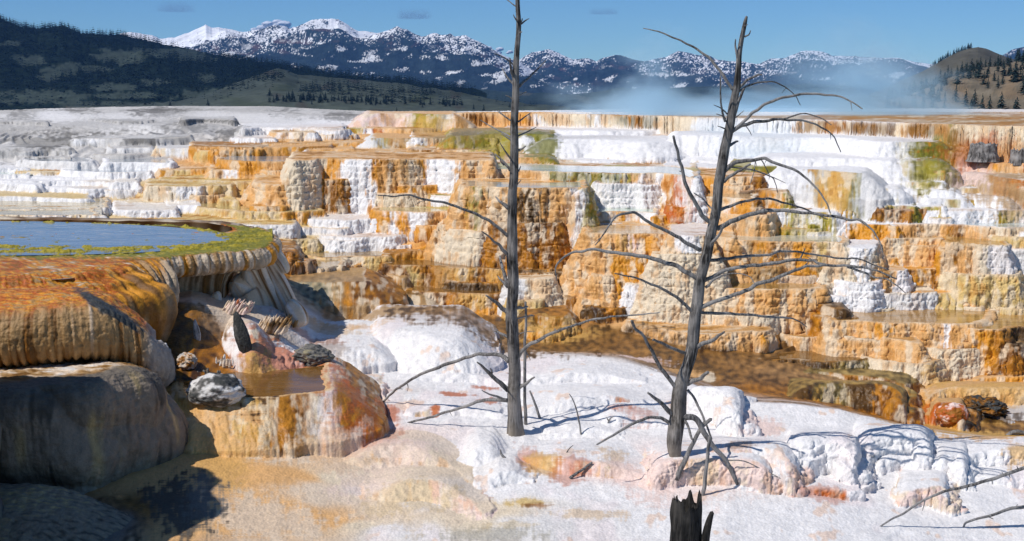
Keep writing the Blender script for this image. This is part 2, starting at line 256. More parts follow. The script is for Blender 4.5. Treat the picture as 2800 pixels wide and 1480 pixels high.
# ---------------- terraces: lip | foot | steepness | colours from px | options ----------------
TER = """
2150,1062 2250,1046 2320,1049 2445,1054 2480,1078|2450,1135|1.5|0D 2230V 2310D 2400A|t=V
2030,1030 2110,1014 2250,1017 2390,1028 2450,1040 2490,1062|2380,1046|1.8|0D 2120V 2250A|t=V
1985,998 2050,986 2180,983 2236,990 2284,990 2480,981 2502,972|2390,1016|2|0D 2290V 2420A|w=B t=B
2535,1072 2560,1056 2650,1058 2720,1060 2800,1062|2600,1090|1.6|0P 2700P|t=P
2545,1105 2580,1100 2630,1108 2640,1130|2580,1150|1.6|0R 2600A|t=P
2750,1118 2800,1112|2780,1165|1.2|0W|t=w
2260,893 2300,882 2345,880 2426,884 2535,885 2616,889 2670,886 2702,880|2600,1036|1.9|0P 2395O 2440P 2585W 2610P|w=o t=P b=.12
2400,935 2440,925 2500,935 2510,950|2450,1030|1.6|0P|t=P b=.12
2520,935 2570,928 2620,940|2570,1036|1.6|0P 2570C|t=P b=.12
2638,902 2684,902 2725,903 2766,898 2800,895|2700,1040|3.2|0P 2655O 2720A 2760D|w=o t=P b=.1
2660,1028 2730,1026 2800,1028|2730,1048|2|0O|t=P
2135,926 2180,926 2247,926 2300,922 2312,914|2250,946|2|0C 2160P|w=o t=P r=.05
2205,945 2263,948 2300,943|2260,954|1.5|0C|w=o t=P r=.05
1730,876 1780,878 1860,881 1970,885 2025,896|1850,896|2.2|0P|w=o t=T
1690,905 1760,899 1900,905 2060,912 2132,920|1950,942|2|0P 2095O 2120P|t=P
1600,842 1650,843 1700,841 1770,838 1773,850|1690,869|3|0D 1650A 1700D|w=B t=A
1420,872 1470,866 1530,868 1562,892|1520,918|1.4|0D 1470A|t=A b=.08
1405,763 1490,763 1516,788|1480,864|2.4|0w 1440C|t=C
1508,774 1575,776 1592,792|1590,866|2.6|0P 1520A 1540P 1570A|t=A
1595,797 1640,793 1690,802|1650,836|1.5|0D 1640V 1680D|t=V b=.08
1420,744 1500,745 1560,741 1612,757|1560,776|2.2|0A 1480D|t=D
1059,727 1135,729 1298,733 1420,737 1510,738 1592,727 1602,712|1250,795|2.6|0A 1110Y 1150A 1200M 1230o 1290A 1340o 1380A 1420D|w=B t=B
1120,803 1216,800 1325,804 1405,808|1250,836|2|0A 1260o 1330A|w=B t=A
1290,826 1350,823 1410,826|1350,850|1.6|0O|t=O
940,758 1064,755 1097,763 1117,800|1050,790|1.4|0A 1000P 1070M|w=B t=M
800,775 880,771 975,774 1002,782|900,836|0.55|0v 900M 950A|t=M b=.10
985,802 1060,799 1130,808 1160,816|1050,836|0.6|0A 1050M|t=B b=.10
790,737 863,735 933,731 941,750|870,760|2.6|0C|w=M t=C
803,700 890,704 1050,705 1060,735|980,750|2.6|0Y 930C 1000Y|w=M t=O
735,698 800,687 806,716|760,738|2.2|0A|t=A
1050,693 1145,690 1151,706|1120,716|3|0A 1100O|t=A
764,640 863,644 1026,646 1160,645 1168,658|1000,684|2.4|0W 830Y 870W|t=W
700,659 847,657 872,672|780,681|2|0Y|w=M t=Y
1186,632 1240,618 1340,620 1390,632|1260,705|1.8|0P 1200C 1250P 1280O 1330P|t=P b=.14
1310,640 1360,628 1420,640|1370,707|2|0P 1380P|t=P b=.14
1025,580 1140,581 1252,580 1272,602|1150,641|2.4|0O 1060W 1090O 1120W 1165A 1185P 1240L 1262P|w=Y t=P b=.08
835,597 880,600 1023,601 1031,622|930,640|3|0W|t=W
883,589 950,591 1007,592|940,598|3|0C|w=P t=C
540,573 700,579 880,583|700,600|2|0Y 760O|w=Y t=Y
250,601 490,608 700,612 800,614|600,638|2|0W 330C 420W 660w|t=Y
640,630 795,631 802,642|700,650|2|0W|t=W
0,590 260,590 266,602|130,604|2|0C 60W 200Y 225W|w=Y t=C
0,574 155,573 295,571|150,587|2|0W 160o 175W|w=Y t=C
320,575 450,573 495,581|420,595|2|0W|t=W
90,562 200,564 300,570|200,574|2|0W|t=Y
465,560 530,560 546,578|510,583|1.2|0W|t=W
350,552 420,550 470,556|410,568|2|0W|t=C
0,536 136,540 235,541 241,552|100,565|1.4|0W|t=Y
75,512 200,513 270,514 325,508 331,522|200,538|1.7|0W|t=W
0,500 60,502 110,506|40,528|1.6|0W|t=W
0,494 190,493 320,496 326,506|250,512|2|0W|t=W
320,497 370,496 374,512|350,528|2|0W|t=W
62,485 200,484 385,488|300,496|2|0W|t=W
0,478 80,480|40,492|2|0W|w=C
408,509 516,508 628,508 634,542|520,551|4|0C 480W 540C 580Y|t=Y
440,494 560,492 640,495 705,498|560,508|2.4|0Y 500C 600Y|t=Y
330,527 420,530|380,538|2|0Y|t=Y
260,545 350,548 440,549|350,553|2|0Y|w=Y t=Y
603,549 635,548 642,566|620,569|1.4|0Y|t=Y b=.06
606,440 700,442 802,444|640,490|3|0O 720P|t=A w=K
577,466 630,464 705,468|640,492|1.5|0P 610W 640O 680P|t=P
700,500 760,505 800,512|730,572|1.8|0P|t=P b=.12
800,441 852,437 885,434 1040,436 1072,435 1175,434 1268,438 1342,440|900,572|2.8|0C 830T 860C 884O 932W 1022O 1038A 1052P 1100M 1140O 1171W 1262P|t=P b=.05
1180,448 1220,444 1262,448|1230,500|2.6|0W|t=P b=.08
1007,490 1090,492 1173,494|1100,511|2.6|0W|t=C
1037,510 1150,511|1090,530|2.6|0W|t=W
1154,500 1265,503|1200,524|2.6|0C 1180W 1230P|t=T w=T
945,519 1000,517 1042,519|1000,545|1.8|0W|t=W
925,546 1000,540 1120,541 1150,546|1050,575|1.3|0W 1130o|t=W b=.08
1140,530 1233,532 1241,552|1190,576|2|0P 1185L 1235P|t=P
1262,513 1400,514 1500,515 1580,516 1592,532 1602,565|1440,706|3|0P 1290L 1310P 1410O 1420D 1450P 1472D 1495P 1570W 1592G|w=T t=P b=.09
1340,560 1400,552 1440,565|1400,706|2.4|0P 1395O|t=P b=.14
1560,583 1640,580 1712,579 1782,586 1802,602|1650,638|1.9|0O 1615P 1640W 1660O 1690P 1710O 1735W|w=C t=C b=.06
1530,640 1560,610 1600,640|1560,707|1.5|0P 1560O|t=P b=.16
1590,655 1625,640 1700,640 1842,645 1850,672|1790,848|2.2|0P 1640P 1700o 1720N 1745O 1790P 1830M|w=P t=P b=.10
1660,742 1700,725 1760,730 1800,760|1740,850|1.9|0Y 1670O 1690Y 1760C 1790P|t=C b=.08
1830,770 1858,762 1862,790|1850,812|2|0A|t=A b=.08
1632,757 1680,760|1660,792|2.4|0C|t=C
1838,643 1885,642 1938,643|1880,862|3|0P 1850W 1908C 1922P|t=W b=.05
1930,647 2000,650 2012,664|1960,792|1.7|0P|t=P b=.16
1998,662 2101,661 2274,666 2302,684 2314,706|2150,792|2.8|0P 2030M 2080O 2100A 2120P 2170O 2225A 2232Y 2260C|w=T t=P b=.07
2240,738 2300,730 2335,738|2300,848|3|0C|t=C b=.06
1935,802 1960,793 2100,792 2230,794 2252,806|1990,884|2|0P|w=o t=P b=.12
2175,836 2240,830 2290,846 2308,872|2230,897|1.7|0D 2200A 2260D|t=D b=.12
1180,460 1260,459 1415,466 1552,472 1715,475 1824,476 1896,492 1907,522|1760,576|3|0P 1300P 1490L 1552W 1562L 1600W 1608L 1660W 1672L 1690W 1700G 1718P 1745W 1765P 1782W 1822P 1840R 1862W 1878R 1888W|w=W t=T b=.06
1897,482 1980,483 2050,484 2076,499 2086,518|2000,541|2.2|0O 1960P 2040A|t=P b=.10
1910,541 1975,541 2050,547 2076,575|1990,632|2|0P 1985W 2000O 2060A|w=P t=C b=.08
1873,596 1937,596|1900,632|2.2|0P 1880O|t=P b=.1
1790,590 1830,585 1860,596|1820,632|1.8|0O|t=P b=.1
2077,524 2100,525 2136,527 2157,548|2120,581|2.2|0A 2100O 2140L|t=C b=.08
2110,583 2160,580 2260,583 2302,602|2200,651|1.6|0W 2155G 2180W 2195G 2215W 2230G 2280W|t=W b=.08
2215,615 2260,610 2295,630|2250,651|1.8|0G|t=W b=.08
2100,616 2170,617 2187,632|2130,641|1.4|0W|t=W b=.06
2160,644 2205,640 2222,652|2190,658|1.4|0W|t=W
2325,562 2400,560 2492,562 2497,582|2400,606|2.6|0W 2335G 2380L 2420P 2428G 2450P 2460A 2475L|t=W b=.06
2510,564 2570,565 2582,592|2540,606|2.2|0W 2520G 2575W|t=W b=.05
2497,576 2570,577 2700,576 2800,575|2680,608|1.6|0W 2735G 2775W|t=W b=.05
2308,621 2330,612 2434,612 2442,642|2380,688|2.2|0W 2318O|t=W b=.06
2434,614 2600,615 2700,620 2800,624|2560,655|2.8|0P 2600A 2630P 2700C|w=W t=W b=.05
2470,627 2530,626|2500,640|2.2|0P|t=C
2423,656 2560,655 2569,672|2480,731|2|0P 2435C 2470P|w=P t=P b=.10
2584,668 2650,668 2740,674 2753,704|2700,828|4|0O 2605A 2625P 2660C 2700w|w=o t=o b=.06
2745,683 2800,684|2790,790|3|0w|t=W b=.06
2475,737 2622,738|2550,802|3.2|0A 2500O 2540A 2600O|t=O b=.05
2480,802 2560,800 2620,806|2540,868|1.3|0O 2550Y|t=O b=.08
2563,804 2652,806|2600,850|2.2|0Y 2580C|t=P b=.06
2632,828 2726,830|2690,873|2.2|0P 2680C|t=P b=.06
2728,834 2786,836|2760,881|2.2|0Y|t=P b=.06
2740,778 2790,770 2800,772|2770,836|2|0P|t=P b=.1
2398,702 2450,706|2420,734|2.4|0P 2430O|t=P b=.1
2393,739 2468,740|2430,846|2.4|0O 2405P 2425D 2435P 2455W|t=P b=.08
2296,676 2345,677 2400,678|2370,848|2.8|0C 2318W 2372C 2390P|t=W b=.06
2340,790 2370,788 2400,792|2375,848|1.5|0W|t=W
2300,853 2440,853 2448,863|2370,873|2|0P|w=o t=P
2318,511 2390,505 2440,516 2462,532|2380,539|1|0W 2355G 2380W 2395G 2430W|t=W
2350,503 2405,501|2380,508|1.6|0G|t=W
2140,460 2260,463 2350,486 2366,500|2250,531|.85|0W 2205w 2225V 2240o 2320L 2345w|t=W
2120,519 2250,520 2257,536|2200,543|1.6|0W 2190V 2230W|t=W
2260,540 2400,534 2440,538|2340,554|1.4|0W 2330W|t=W
2430,537 2520,535 2541,551|2480,556|1.2|0W 2450o 2490W|t=W
2470,520 2580,522 2622,536|2540,546|1|0W|t=W
2545,549 2600,546 2656,567|2600,569|1|0W 2600G 2630W|t=W
2640,536 2740,540 2752,561|2690,569|.9|0W|t=W
2640,548 2660,547|2650,560|1|0G|t=W
2420,496 2520,497 2570,500|2490,512|1.2|0W 2510Y 2550W|t=W
2600,515 2700,518 2800,520|2690,530|.9|0W 2640Y 2700W 2740M|t=W
1850,371 2000,372 2100,373 2290,378 2410,393 2520,398 2562,401|2300,432|1.15|0W 2060w 2150W 2470G 2475W 2490L 2555O|t=W b=.05
2100,421 2330,428 2420,451 2442,482|2350,482|.8|0W|t=W
2480,440 2520,436 2560,441|2510,480|.8|0W 2485G 2495W 2520V|t=W
2545,400 2646,401 2656,432|2620,436|2|0R 2590A 2600R|t=M
2640,443 2800,447|2720,467|1.6|0R 2680O 2760R|t=T
2560,465 2680,475 2800,490|2700,500|.8|0M 2660T 2720R|t=T
2650,498 2800,498|2730,512|1|0P|t=P
1420,380 1470,372 1540,378|1480,408|1|0W|t=W
1500,384 1650,380 1760,390 1850,404|1650,421|.6|0W|t=W
1420,428 1490,428 1505,440|1460,460|1.2|0P 1485L|t=P
1505,434 1620,440 1780,440 1850,446|1640,456|1|0W 1530L 1560W|t=W
1550,458 1650,452 1760,456|1660,468|1|0W 1765G|t=W
1820,455 1900,456 1990,460 2010,470|1900,474|1.4|0P 1870G 1885P 1910O 1930W|t=W
2010,456 2080,455 2150,462|2080,492|1|0L|t=G
1240,370 1330,365 1420,366 1500,370|1400,405|1|0G 1300L 1460G|t=V
1240,310 1416,311 1625,314 1890,321 2100,327 2263,330 2453,337 2616,342 2800,348|2300,390|5|0P 1245A 1330P 1425O 1450W 1480C 1612o 1622W 1650C 1690v 1730A 1760v 1800C 1900W 2100W 2190M 2250A 2320B 2450C 2490B 2560M 2620C 2700C|w=K b=.02 drip
1390,352 1480,350 1600,356 1720,366 1860,372|1600,372|.9|0W|t=W
1012,312 1100,310 1180,312 1240,314|1100,350|.75|0N 1060P 1080N 1125G 1195G 1205W 1232P|t=P
700,349 880,351 935,353|760,376|2|0W|t=W
660,352 705,349|690,376|2|0W|t=W
745,361 800,361 862,364|800,388|2.4|0P 760W 775P 790W 805P 820W|t=C
870,357 1000,356|940,371|2|0G 900A 950G|t=G
852,373 960,373|900,388|2|0O 910A|t=A
995,354 1120,354 1185,352|1050,371|1.6|0W 1015R 1040P|t=P
1130,376 1190,375 1340,378 1352,397|1250,406|2.2|0W 1168O 1180W 1190O 1205P 1300P|t=P
1010,392 1050,379 1130,377|1080,405|.7|0w 1040G 1060P 1110V|t=P
960,372 1030,374 1080,373|1010,383|1|0O|t=P
720,394 870,391 1010,393|800,406|2|0P 900O|t=P
720,420 760,402 900,400|780,428|1.2|0P 780O 820A|t=P
820,424 870,408 960,410|880,424|.8|0W 840P|t=P
940,418 1050,416 1150,420|1050,430|1.5|0O 980A 1020P|t=P
1120,408 1260,407 1350,410|1250,420|1.5|0P 1150A 1200P|t=T
648,378 750,378|690,398|2|0W|t=W
527,402 630,402 722,406|600,435|5|0O 545A 560O 660O 690Y|t=A
600,426 640,424 690,426|650,435|2|0P|t=P
435,406 527,408|480,428|1.6|0C 460w 500C|t=w
258,456 330,445 440,447 470,452|350,469|1.7|0W|w=K t=W
200,470 240,448 300,438|230,467|.8|0P|t=P
175,470 300,472 412,474|300,492|1.6|0W|w=K t=W
38,469 178,470|100,483|1.8|0Y 100o|t=Y
440,468 560,463 606,461|540,482|1.5|0O 470Y 520O 570Y|t=P
430,480 520,484 575,486|500,492|1.5|0Y|t=Y
60,440 170,443 250,447|150,462|1.3|0w|t=w w=K
0,456 42,460|20,476|1.3|0W|t=W
45,427 190,430|120,437|1.5|0k 90K|t=K
210,381 300,377 400,378 520,378|350,392|1.2|0W 280K 340k 420K|t=K
305,404 360,402 415,403|360,412|1.2|0w|t=K
0,402 130,400 220,406|100,412|1|0k|t=K
250,420 340,422 420,420|330,430|1|0K|t=K
0,332 40,333 130,334|60,338|1.5|0k|t=K
250,328 330,331 420,330|330,336|1.5|0k|t=K
500,328 560,324 640,327|570,332|1.5|0k|t=K
1880,1042 1975,1060 2005,1080 2032,1112|2010,1152|1.6|0W|t=W
2150,1206 2210,1196 2262,1194 2333,1200 2347,1215|2250,1292|1.9|0W 2215W|t=W b=.07
2330,1190 2400,1181 2520,1186 2550,1200|2480,1262|1.9|0W|t=W b=.05
2400,1257 2450,1246 2502,1252|2450,1270|1.6|0W|t=W
2600,1241 2700,1232 2792,1226 2800,1230|2700,1272|2.6|0W|t=W
2558,1246 2620,1240 2647,1272|2610,1287|1.6|0W|t=W
1900,1226 2000,1222 2100,1226 2182,1252|2080,1302|2.4|0N 2060W 2140N|t=W b=.06
2190,1299 2280,1303 2370,1287|2280,1314|1.8|0T 2240W 2300P|t=W
2455,1336 2580,1326 2592,1347|2530,1367|2.6|0N|t=W
1780,1256 1950,1250 2112,1260|1980,1312|2|0N 1880T 1900Y 1960N|t=W b=.05
1395,1222 1480,1236 1600,1256 1700,1263 1782,1272|1600,1312|1|0W 1400R 1440N 1470o 1500N 1540W 1570R 1600N 1660o 1690N|t=W
556,902 600,880 680,878 740,900 765,930|660,968|0.9|0C 600W 680C 730W|t=W b=.05 s
1440,1096 1600,1086 1800,1082|1650,1126|1|0W 1690R 1720W|t=W
1600,1140 1720,1135 1830,1142|1720,1170|1.2|0W|t=W
1255,1227 1320,1216 1397,1227|1330,1292|.55|0W|t=W
1310,1302 1400,1286 1452,1292|1390,1332|1|0W|t=W
900,1232 1100,1216 1240,1242 1277,1274|1180,1312|.6|0T|t=T
1000,1322 1180,1312 1300,1342 1327,1374|1240,1402|.6|0T 1200N|t=T
1010,907 1120,901 1220,931 1272,962|1160,1002|.75|0W|t=W
870,950 960,945 1040,970|960,1000|.7|0W|t=W
740,1012 830,1002 950,1016 1010,1052 1027,1078|960,1092|.9|0W 985w 1000N|t=w
490,1086 600,1092 720,1090 820,1080 880,1072 900,1066|700,1222|.8|0o 560o 640Y 680o 735C 752A 830A 842T 870w 890N 925A|t=o w=B b=.025
1900,1310 2050,1322 2150,1318|2050,1334|1.2|0T 2000W|t=W
2080,1340 2200,1338 2330,1330|2200,1352|1.3|0R 2100W 2220R 2320W|t=W
2500,1290 2650,1296 2800,1300|2660,1318|1.2|0W|t=W
1500,1170 1600,1168 1700,1176|1600,1190|1|0W|t=W
1100,1030 1250,1026 1390,1034|1250,1046|.8|0W|t=W
1440,1030 1600,1022 1760,1034|1600,1046|.8|0W|t=W
1120,1120 1250,1112 1360,1120|1250,1132|.8|0W 1150o 1170W|t=W
"""
# stains and mats on the floors: px py rx ry colour strength
PATCH = """
560 1250 150 130 P .8
640 1330 170 110 P .7
600 1290 90 60 o .6
1000 1330 120 50 N .5
900 1260 110 40 P .5
700 1420 230 70 T .8
500 1400 120 90 M .6
500 1375 130 80 z .9
560 1360 70 60 k .7
1020 1160 90 44 R .5
980 1210 90 25 R .5
1060 1140 50 25 R .8
960 1075 60 30 R .6
1080 1230 130 40 N .6
1250 1082 60 9 R .9
1340 1096 40 14 R .8
1330 1066 40 8 R .8
1190 1126 14 8 R .9
1440 1250 40 40 R .55
1480 1275 60 30 o .7
1560 1300 60 26 R .55
1680 1245 50 40 o .5
1780 1300 90 40 N .7
1700 1290 60 30 N .8
1900 1330 200 60 N .5
2080 1170 60 28 N .9
2030 1215 50 16 A .6
1430 1380 70 12 Y .9
1470 1388 50 7 A .8
1600 1412 130 14 o .45
1400 1440 80 10 Y .4
1350 1470 160 30 v .5
1750 1125 70 22 R .5
1700 1115 40 14 R .5
2250 1345 90 18 R .5
1150 1400 200 50 T .6
1000 1280 160 50 T .55
1120 1370 140 40 Y .35
760 1000 170 60 R .8
700 1050 130 40 o .9
650 1080 130 25 B .9
560 1030 90 50 A .8
520 930 110 70 A .95
470 900 70 70 D .8
430 950 60 60 D .8
600 850 110 30 T .9
560 880 60 25 B .8
850 880 130 14 o .6
820 910 150 10 R .45
900 905 120 8 T .7
960 895 160 10 P .5
900 950 80 22 B .5
1100 850 260 14 M .9
1300 880 200 40 B .8
1500 950 200 30 B .9
1560 925 150 16 o .8
1700 940 160 30 B .9
1830 970 160 30 B .9
1900 1010 90 40 D .6
1760 985 90 10 N .9
1880 1020 70 14 P .8
1935 1030 30 14 C .9
2560 1180 160 22 o .95
2690 1195 130 26 P .9
2740 1170 140 20 B .9
2720 1150 120 12 D .8
2780 1230 40 20 o .8
2580 1050 70 20 o .8
2700 1065 140 18 o .6
2580 425 50 40 L .95
2545 450 60 22 L .8
2520 470 60 14 G .6
2640 480 100 20 V .6
2720 500 120 30 M .7
2780 560 60 30 M .6
2660 455 70 20 N .8
1860 470 60 8 G .6
1700 455 60 5 G .7
1640 460 50 8 G .5
1480 395 60 26 L .9
1350 390 60 24 G .8
1250 365 120 8 V .6
1180 355 70 10 o .6
1420 330 40 26 O .7
2700 418 130 9 R .75
2620 405 60 8 A .7
2760 430 60 10 P .7
100 395 110 18 k .8
160 385 80 14 k .7
60 318 60 8 k .6
230 300 80 6 k .6
400 298 80 10 k .8
440 310 80 10 k .5
640 370 60 8 k .8
350 370 120 6 k .5
250 340 200 6 K .6
500 350 100 5 k .6
120 405 60 8 k .6
930 320 60 5 k .7
800 310 60 4 k .7
150 315 60 6 W .7
560 315 60 5 w .6
"""
# what the bare ground looks like here and there: px py colour
ZONE = """
0 300 K 300 298 K 600 295 K 900 306 K 200 320 w 500 330 K 800 330 w 950 340 W 100 350 K 400 350 w 650 360 K 0 380 K 250 395 k 480 390 K 100 425 K 350 425 K
0 450 w 150 460 W 400 455 W 560 440 P 700 430 P 850 415 P 1000 410 P 900 380 P 1050 340 N 1150 340 P 1300 340 P 1250 400 P 1380 395 V
1000 300 K 1200 305 K 1400 308 P 1500 306 W 1700 308 W 1850 300 W 2000 312 W 2150 320 M 2400 320 M 2700 335 M
1500 360 W 1700 400 W 1900 390 W 2200 400 W 2400 440 W 2600 430 M 2750 430 P 2700 480 T 2800 520 M 2500 500 W 2300 500 W 2100 440 W 1600 440 W 1450 450 P 2700 560 W 2500 560 W 2250 550 W 2150 600 W 2400 590 W 2700 600 W
0 500 W 200 500 W 350 500 Y 500 495 Y 650 480 o 700 560 P 300 560 Y 100 560 C 500 560 Y 600 600 Y 200 600 C 800 600 Y 750 640 C 1000 560 W 1100 500 W 1150 440 P 900 500 P
1000 600 P 1150 600 P 1250 500 P 1400 500 P 1700 500 P 1900 500 P 2000 560 P 1850 620 P 1600 620 P 2050 640 P 1300 620 P 1400 700 O 1550 700 P 1700 700 P 2000 700 P 2200 700 P 2350 700 W 2500 700 P 2700 700 P 2650 640 P
900 680 Y 1100 680 O 760 690 A 1000 750 o 1250 750 O 850 790 v 1000 800 B 1100 820 B 1300 830 O 1450 800 P 1600 820 A 1700 860 P 1500 900 B 1350 880 B 1150 850 B 1600 940 B 1800 860 o 1900 880 M 2000 850 P 2100 860 P 2250 880 P 2400 860 M 2600 870 o 2750 880 P 2000 920 B 2200 940 B 2500 960 M 2700 980 M 2350 950 B
1800 960 B 1900 990 B 2000 1020 B 2150 1080 A 2300 1110 A 2450 1140 A 2600 1140 o 2550 1080 M 2700 1050 M 2700 1120 M 2700 1180 o 2800 1150 B 2600 1170 o
800 870 W 900 900 W 1050 890 W 1200 920 W 1350 970 W 1500 990 W 1650 1010 W 1800 1040 W 1950 1080 W 2100 1130 W 2300 1160 W 2450 1190 W 2650 1220 W 2780 1240 W 1100 1000 W 1300 1050 W 1500 1100 W 1700 1120 W 1250 1150 W 1400 1200 W 1600 1220 W 1800 1230 N 2000 1280 W 2200 1330 W 2400 1280 W 2600 1330 W 2800 1300 W 2000 1400 W 1800 1420 W 2300 1450 W 2600 1450 W 2800 1450 W 1600 1350 W 1500 1450 w 1300 1400 C 1100 1330 w 1200 1280 C 900 1300 C 1000 1380 T 1000 1450 C 800 1400 P 1350 1320 W
700 950 w 850 1000 W 950 1050 W 750 1050 B 600 950 A 550 1050 B 700 900 T 600 1000 A 450 950 D 550 880 B 600 840 T 500 850 B 620 1230 o 800 1230 T 950 1180 N 500 1300 P 560 1330 P 700 1330 P 600 1440 P 760 1300 P 900 1420 P 850 1350 T 1100 1470 w 400 1400 B 200 1450 k 1050 1130 N
400 1600 k 800 1600 T 1400 1600 w 2000 1600 W 2700 1600 W
"""
# ---------------- ground surface z(s = x / y, y) ----------------
_rows = len(next(iter(TAB.values())))
_ts, _tr, _tz = [], [], []
for px in sorted(TAB):
    ys, zs, ss = [], [], []
    for py, z in TAB[px]:
        p = at_z(px, py, z); ys.append(p[1]); zs.append(z); ss.append(p[0] / p[1])
    e = ys[-1]
    ys += [e + 6, e + 40]; zs += [zs[-1] - 2.5, zs[-1] - 16]
    ys = np.maximum.accumulate(np.array(ys) + np.arange(len(ys)) * 1e-3)
    _ts.append(np.mean(ss[2:-3])); _tr.append(ys); _tz.append(zs)
_ts = np.array(_ts); _tr = np.array(_tr); _tz = np.array(_tz)
NROW = _tr.shape[1]
def table_at(s):
    s = np.asarray(s); R = np.stack([np.interp(s, _ts, _tr[:, k]) for k in range(NROW)], -1)
    Z = np.stack([np.interp(s, _ts, _tz[:, k]) for k in range(NROW)], -1); return R, Z
def ground0(S, Y):
    """bare ground, S and Y of one shape"""
    R, Z = table_at(S)
    H = np.where(Y < R[..., 0], Z[..., 0], Z[..., -1])
    for k in range(NROW - 1):
        a, b = R[..., k], R[..., k + 1]
        t = np.clip((Y - a) / np.maximum(b - a, 1e-4), 0, 1)
        m = (Y >= a) & (Y < b)
        H = np.where(m, Z[..., k] + (Z[..., k + 1] - Z[..., k]) * t, H)
    return H
def warp(S, Y):
    ly = np.log(Y)
    n1 = pn(S * 45, ly * 45, 0, 1); n2 = pn(S * 45, ly * 45, 0, 2); n3 = pn(S * 150, ly * 150, 0, 3)
    k = Y / 24.0; sc4 = 0.13 * (np.abs(pn(S * 62, ly * 20, 0, 4)) - 0.22) + 0.05 * (np.abs(pn(S * 160, ly * 60, 0, 5)) - 0.22)
    return (0.07 * n1 + 0.025 * n3) * k, (0.11 * n2 + 0.035 * n3 + sc4) * k
def poly_sd(P, X, Y):
    """signed distance to a closed polygon, negative inside"""
    d2 = np.full(X.shape, 1e9, np.float32); ins = np.zeros(X.shape, bool); n = len(P)
    for i in range(n):
        ax, ay = P[i]; bx, by = P[(i + 1) % n]; ex, ey = bx - ax, by - ay
        L = ex * ex + ey * ey
        if L < 1e-12: continue
        wx = X - ax; wy = Y - ay; t = np.clip((wx * ex + wy * ey) / L, 0, 1)
        dx = wx - ex * t; dy = wy - ey * t; d2 = np.minimum(d2, dx * dx + dy * dy)
        c = (ay > Y) != (by > Y)
        if abs(ey) > 1e-9: ins ^= c & (wx < ex * wy / ey)
    d = np.sqrt(d2); return np.where(ins, -d, d)
class Ter: pass
TERR = []
def ter_apply(t, S, Y, WX, WY, H, own, Q):
    m = (S > t.s0) & (S < t.s1) & (Y > t.y0) & (Y < t.y1)
    if not m.any(): return
    s = S[m]; y = Y[m]
    q = poly_sd(t.poly, s * y + WX[m], y + WY[m])
    if t.soft: q = q + 1.6 * WX[m] + 1.2 * WY[m]
    if t.drip: q = q + 0.09 * np.abs(pn(s * 420, 0 * s, 0.3, 9)) + 0.05 * pn(s * 1100, 0 * s, 0.7, 8)
    rho = t.rho
    drop = np.where(q > 0, t.k * (np.sqrt(q * q + rho * rho) - rho), 0)
    qf = (1.12 * t.hh + 0.05) / t.k
    drop = np.where(q > qf, drop + 4.0 * (q - qf) + 6 * (q - qf) ** 2, drop)
    if t.hh > 0.3 and t.k > 1.5 and not t.drip:
        st = drop / 0.16 + 3.0 * WX[m] * 24 / y; fr = st - np.floor(st)
        drop = drop + 0.10 * (smooth(0.2, 0.8, fr) - fr) * smooth(0.03, 0.12, drop)
    if t.soft:
        u = (s - t.sa) / (t.sb - t.sa)
        drop = drop + (t.hh * (1 - smooth(0.0, 0.42, np.minimum(u, 1 - u))) if t.k < 1.35 else 0.75 * t.hh * (1 - np.sqrt(np.clip(1 - np.clip(1 - np.minimum(u, 1 - u) / 0.28, 0, 1) ** 2.5, 0, 1)))) 
    h = t.z - drop + t.rim * np.exp(-(q / 0.10) ** 2) - t.basin * smooth(-0.05, -0.28, q)
    if t.soft:
        wb = smooth(0.1, 0.85, (y - t.ym) / t.back); h = h * (1 - wb) + (ground0(s, y) - 0.02) * wb
    cur = H[m]; w = h > cur
    idx = np.where(m.ravel())[0][w.ravel()] if m.ndim == 1 else None
    if idx is None:
        ii = np.nonzero(m); ii = tuple(a[w] for a in ii)
        H[ii] = h[w]; own[ii] = t.i; Q[ii] = q[w]
    else:
        H[idx] = h[w]; own[idx] = t.i; Q[idx] = q[w]
def surface(S, Y):
    S = np.asarray(S, np.float64); Y = np.asarray(Y, np.float64)
    H = ground0(S, Y); own = np.full(H.shape, -1, np.int32); Q = np.full(H.shape, -1.0)
    WX, WY = warp(S, Y)
    for t in TERR:
        if H.ndim == 2:
            c0, c1 = np.searchsorted(S[:, 0], [t.s0, t.s1])
            if c1 > c0: ter_apply(t, S[c0:c1], Y[c0:c1], WX[c0:c1], WY[c0:c1], H[c0:c1], own[c0:c1], Q[c0:c1])
        else: ter_apply(t, S, Y, WX, WY, H, own, Q)
    return H, own, Q
_march = np.exp(np.linspace(math.log(9.5), math.log(95), 2600))
def hit(px, py):
    """where the sight line through a picture point meets the ground"""
    d = ray(px, py); P = _march[:, None] * (d / d[1])[None, :]
    H, o, q = surface(P[:, 0] / P[:, 1], P[:, 1])
    k = np.nonzero(P[:, 2] <= H)[0]
    return P[k[0]] if len(k) else P[-1]
def hit0(px, py):
    d = ray(px, py); P = _march[:, None] * (d / d[1])[None, :]
    k = np.nonzero(P[:, 2] <= ground0(P[:, 0] / P[:, 1], P[:, 1]) + 0.06)[0]
    return P[k[0]] if len(k) else P[-1]
def zone_pts(txt, n):
    v = txt.split(); return [v[i:i + n] for i in range(0, len(v), n)]
specs = []
for line in TER.strip().splitlines():
    lip, foot, k, cols, opt = (line.split('|') + [''])[:5]
    L = [tuple(map(float, p.split(','))) for p in lip.split()]
    if L[0][0] <= 2: L.insert(0, (-820, L[0][1]))
    if L[-1][0] >= 2796: L.append((3600, L[-1][1] + (3600 - L[-1][0]) * 0.012))
    specs.append((L, tuple(map(float, foot.split(','))), float(k), cols, opt))
specs.sort(key=lambda q: -q[1][1])
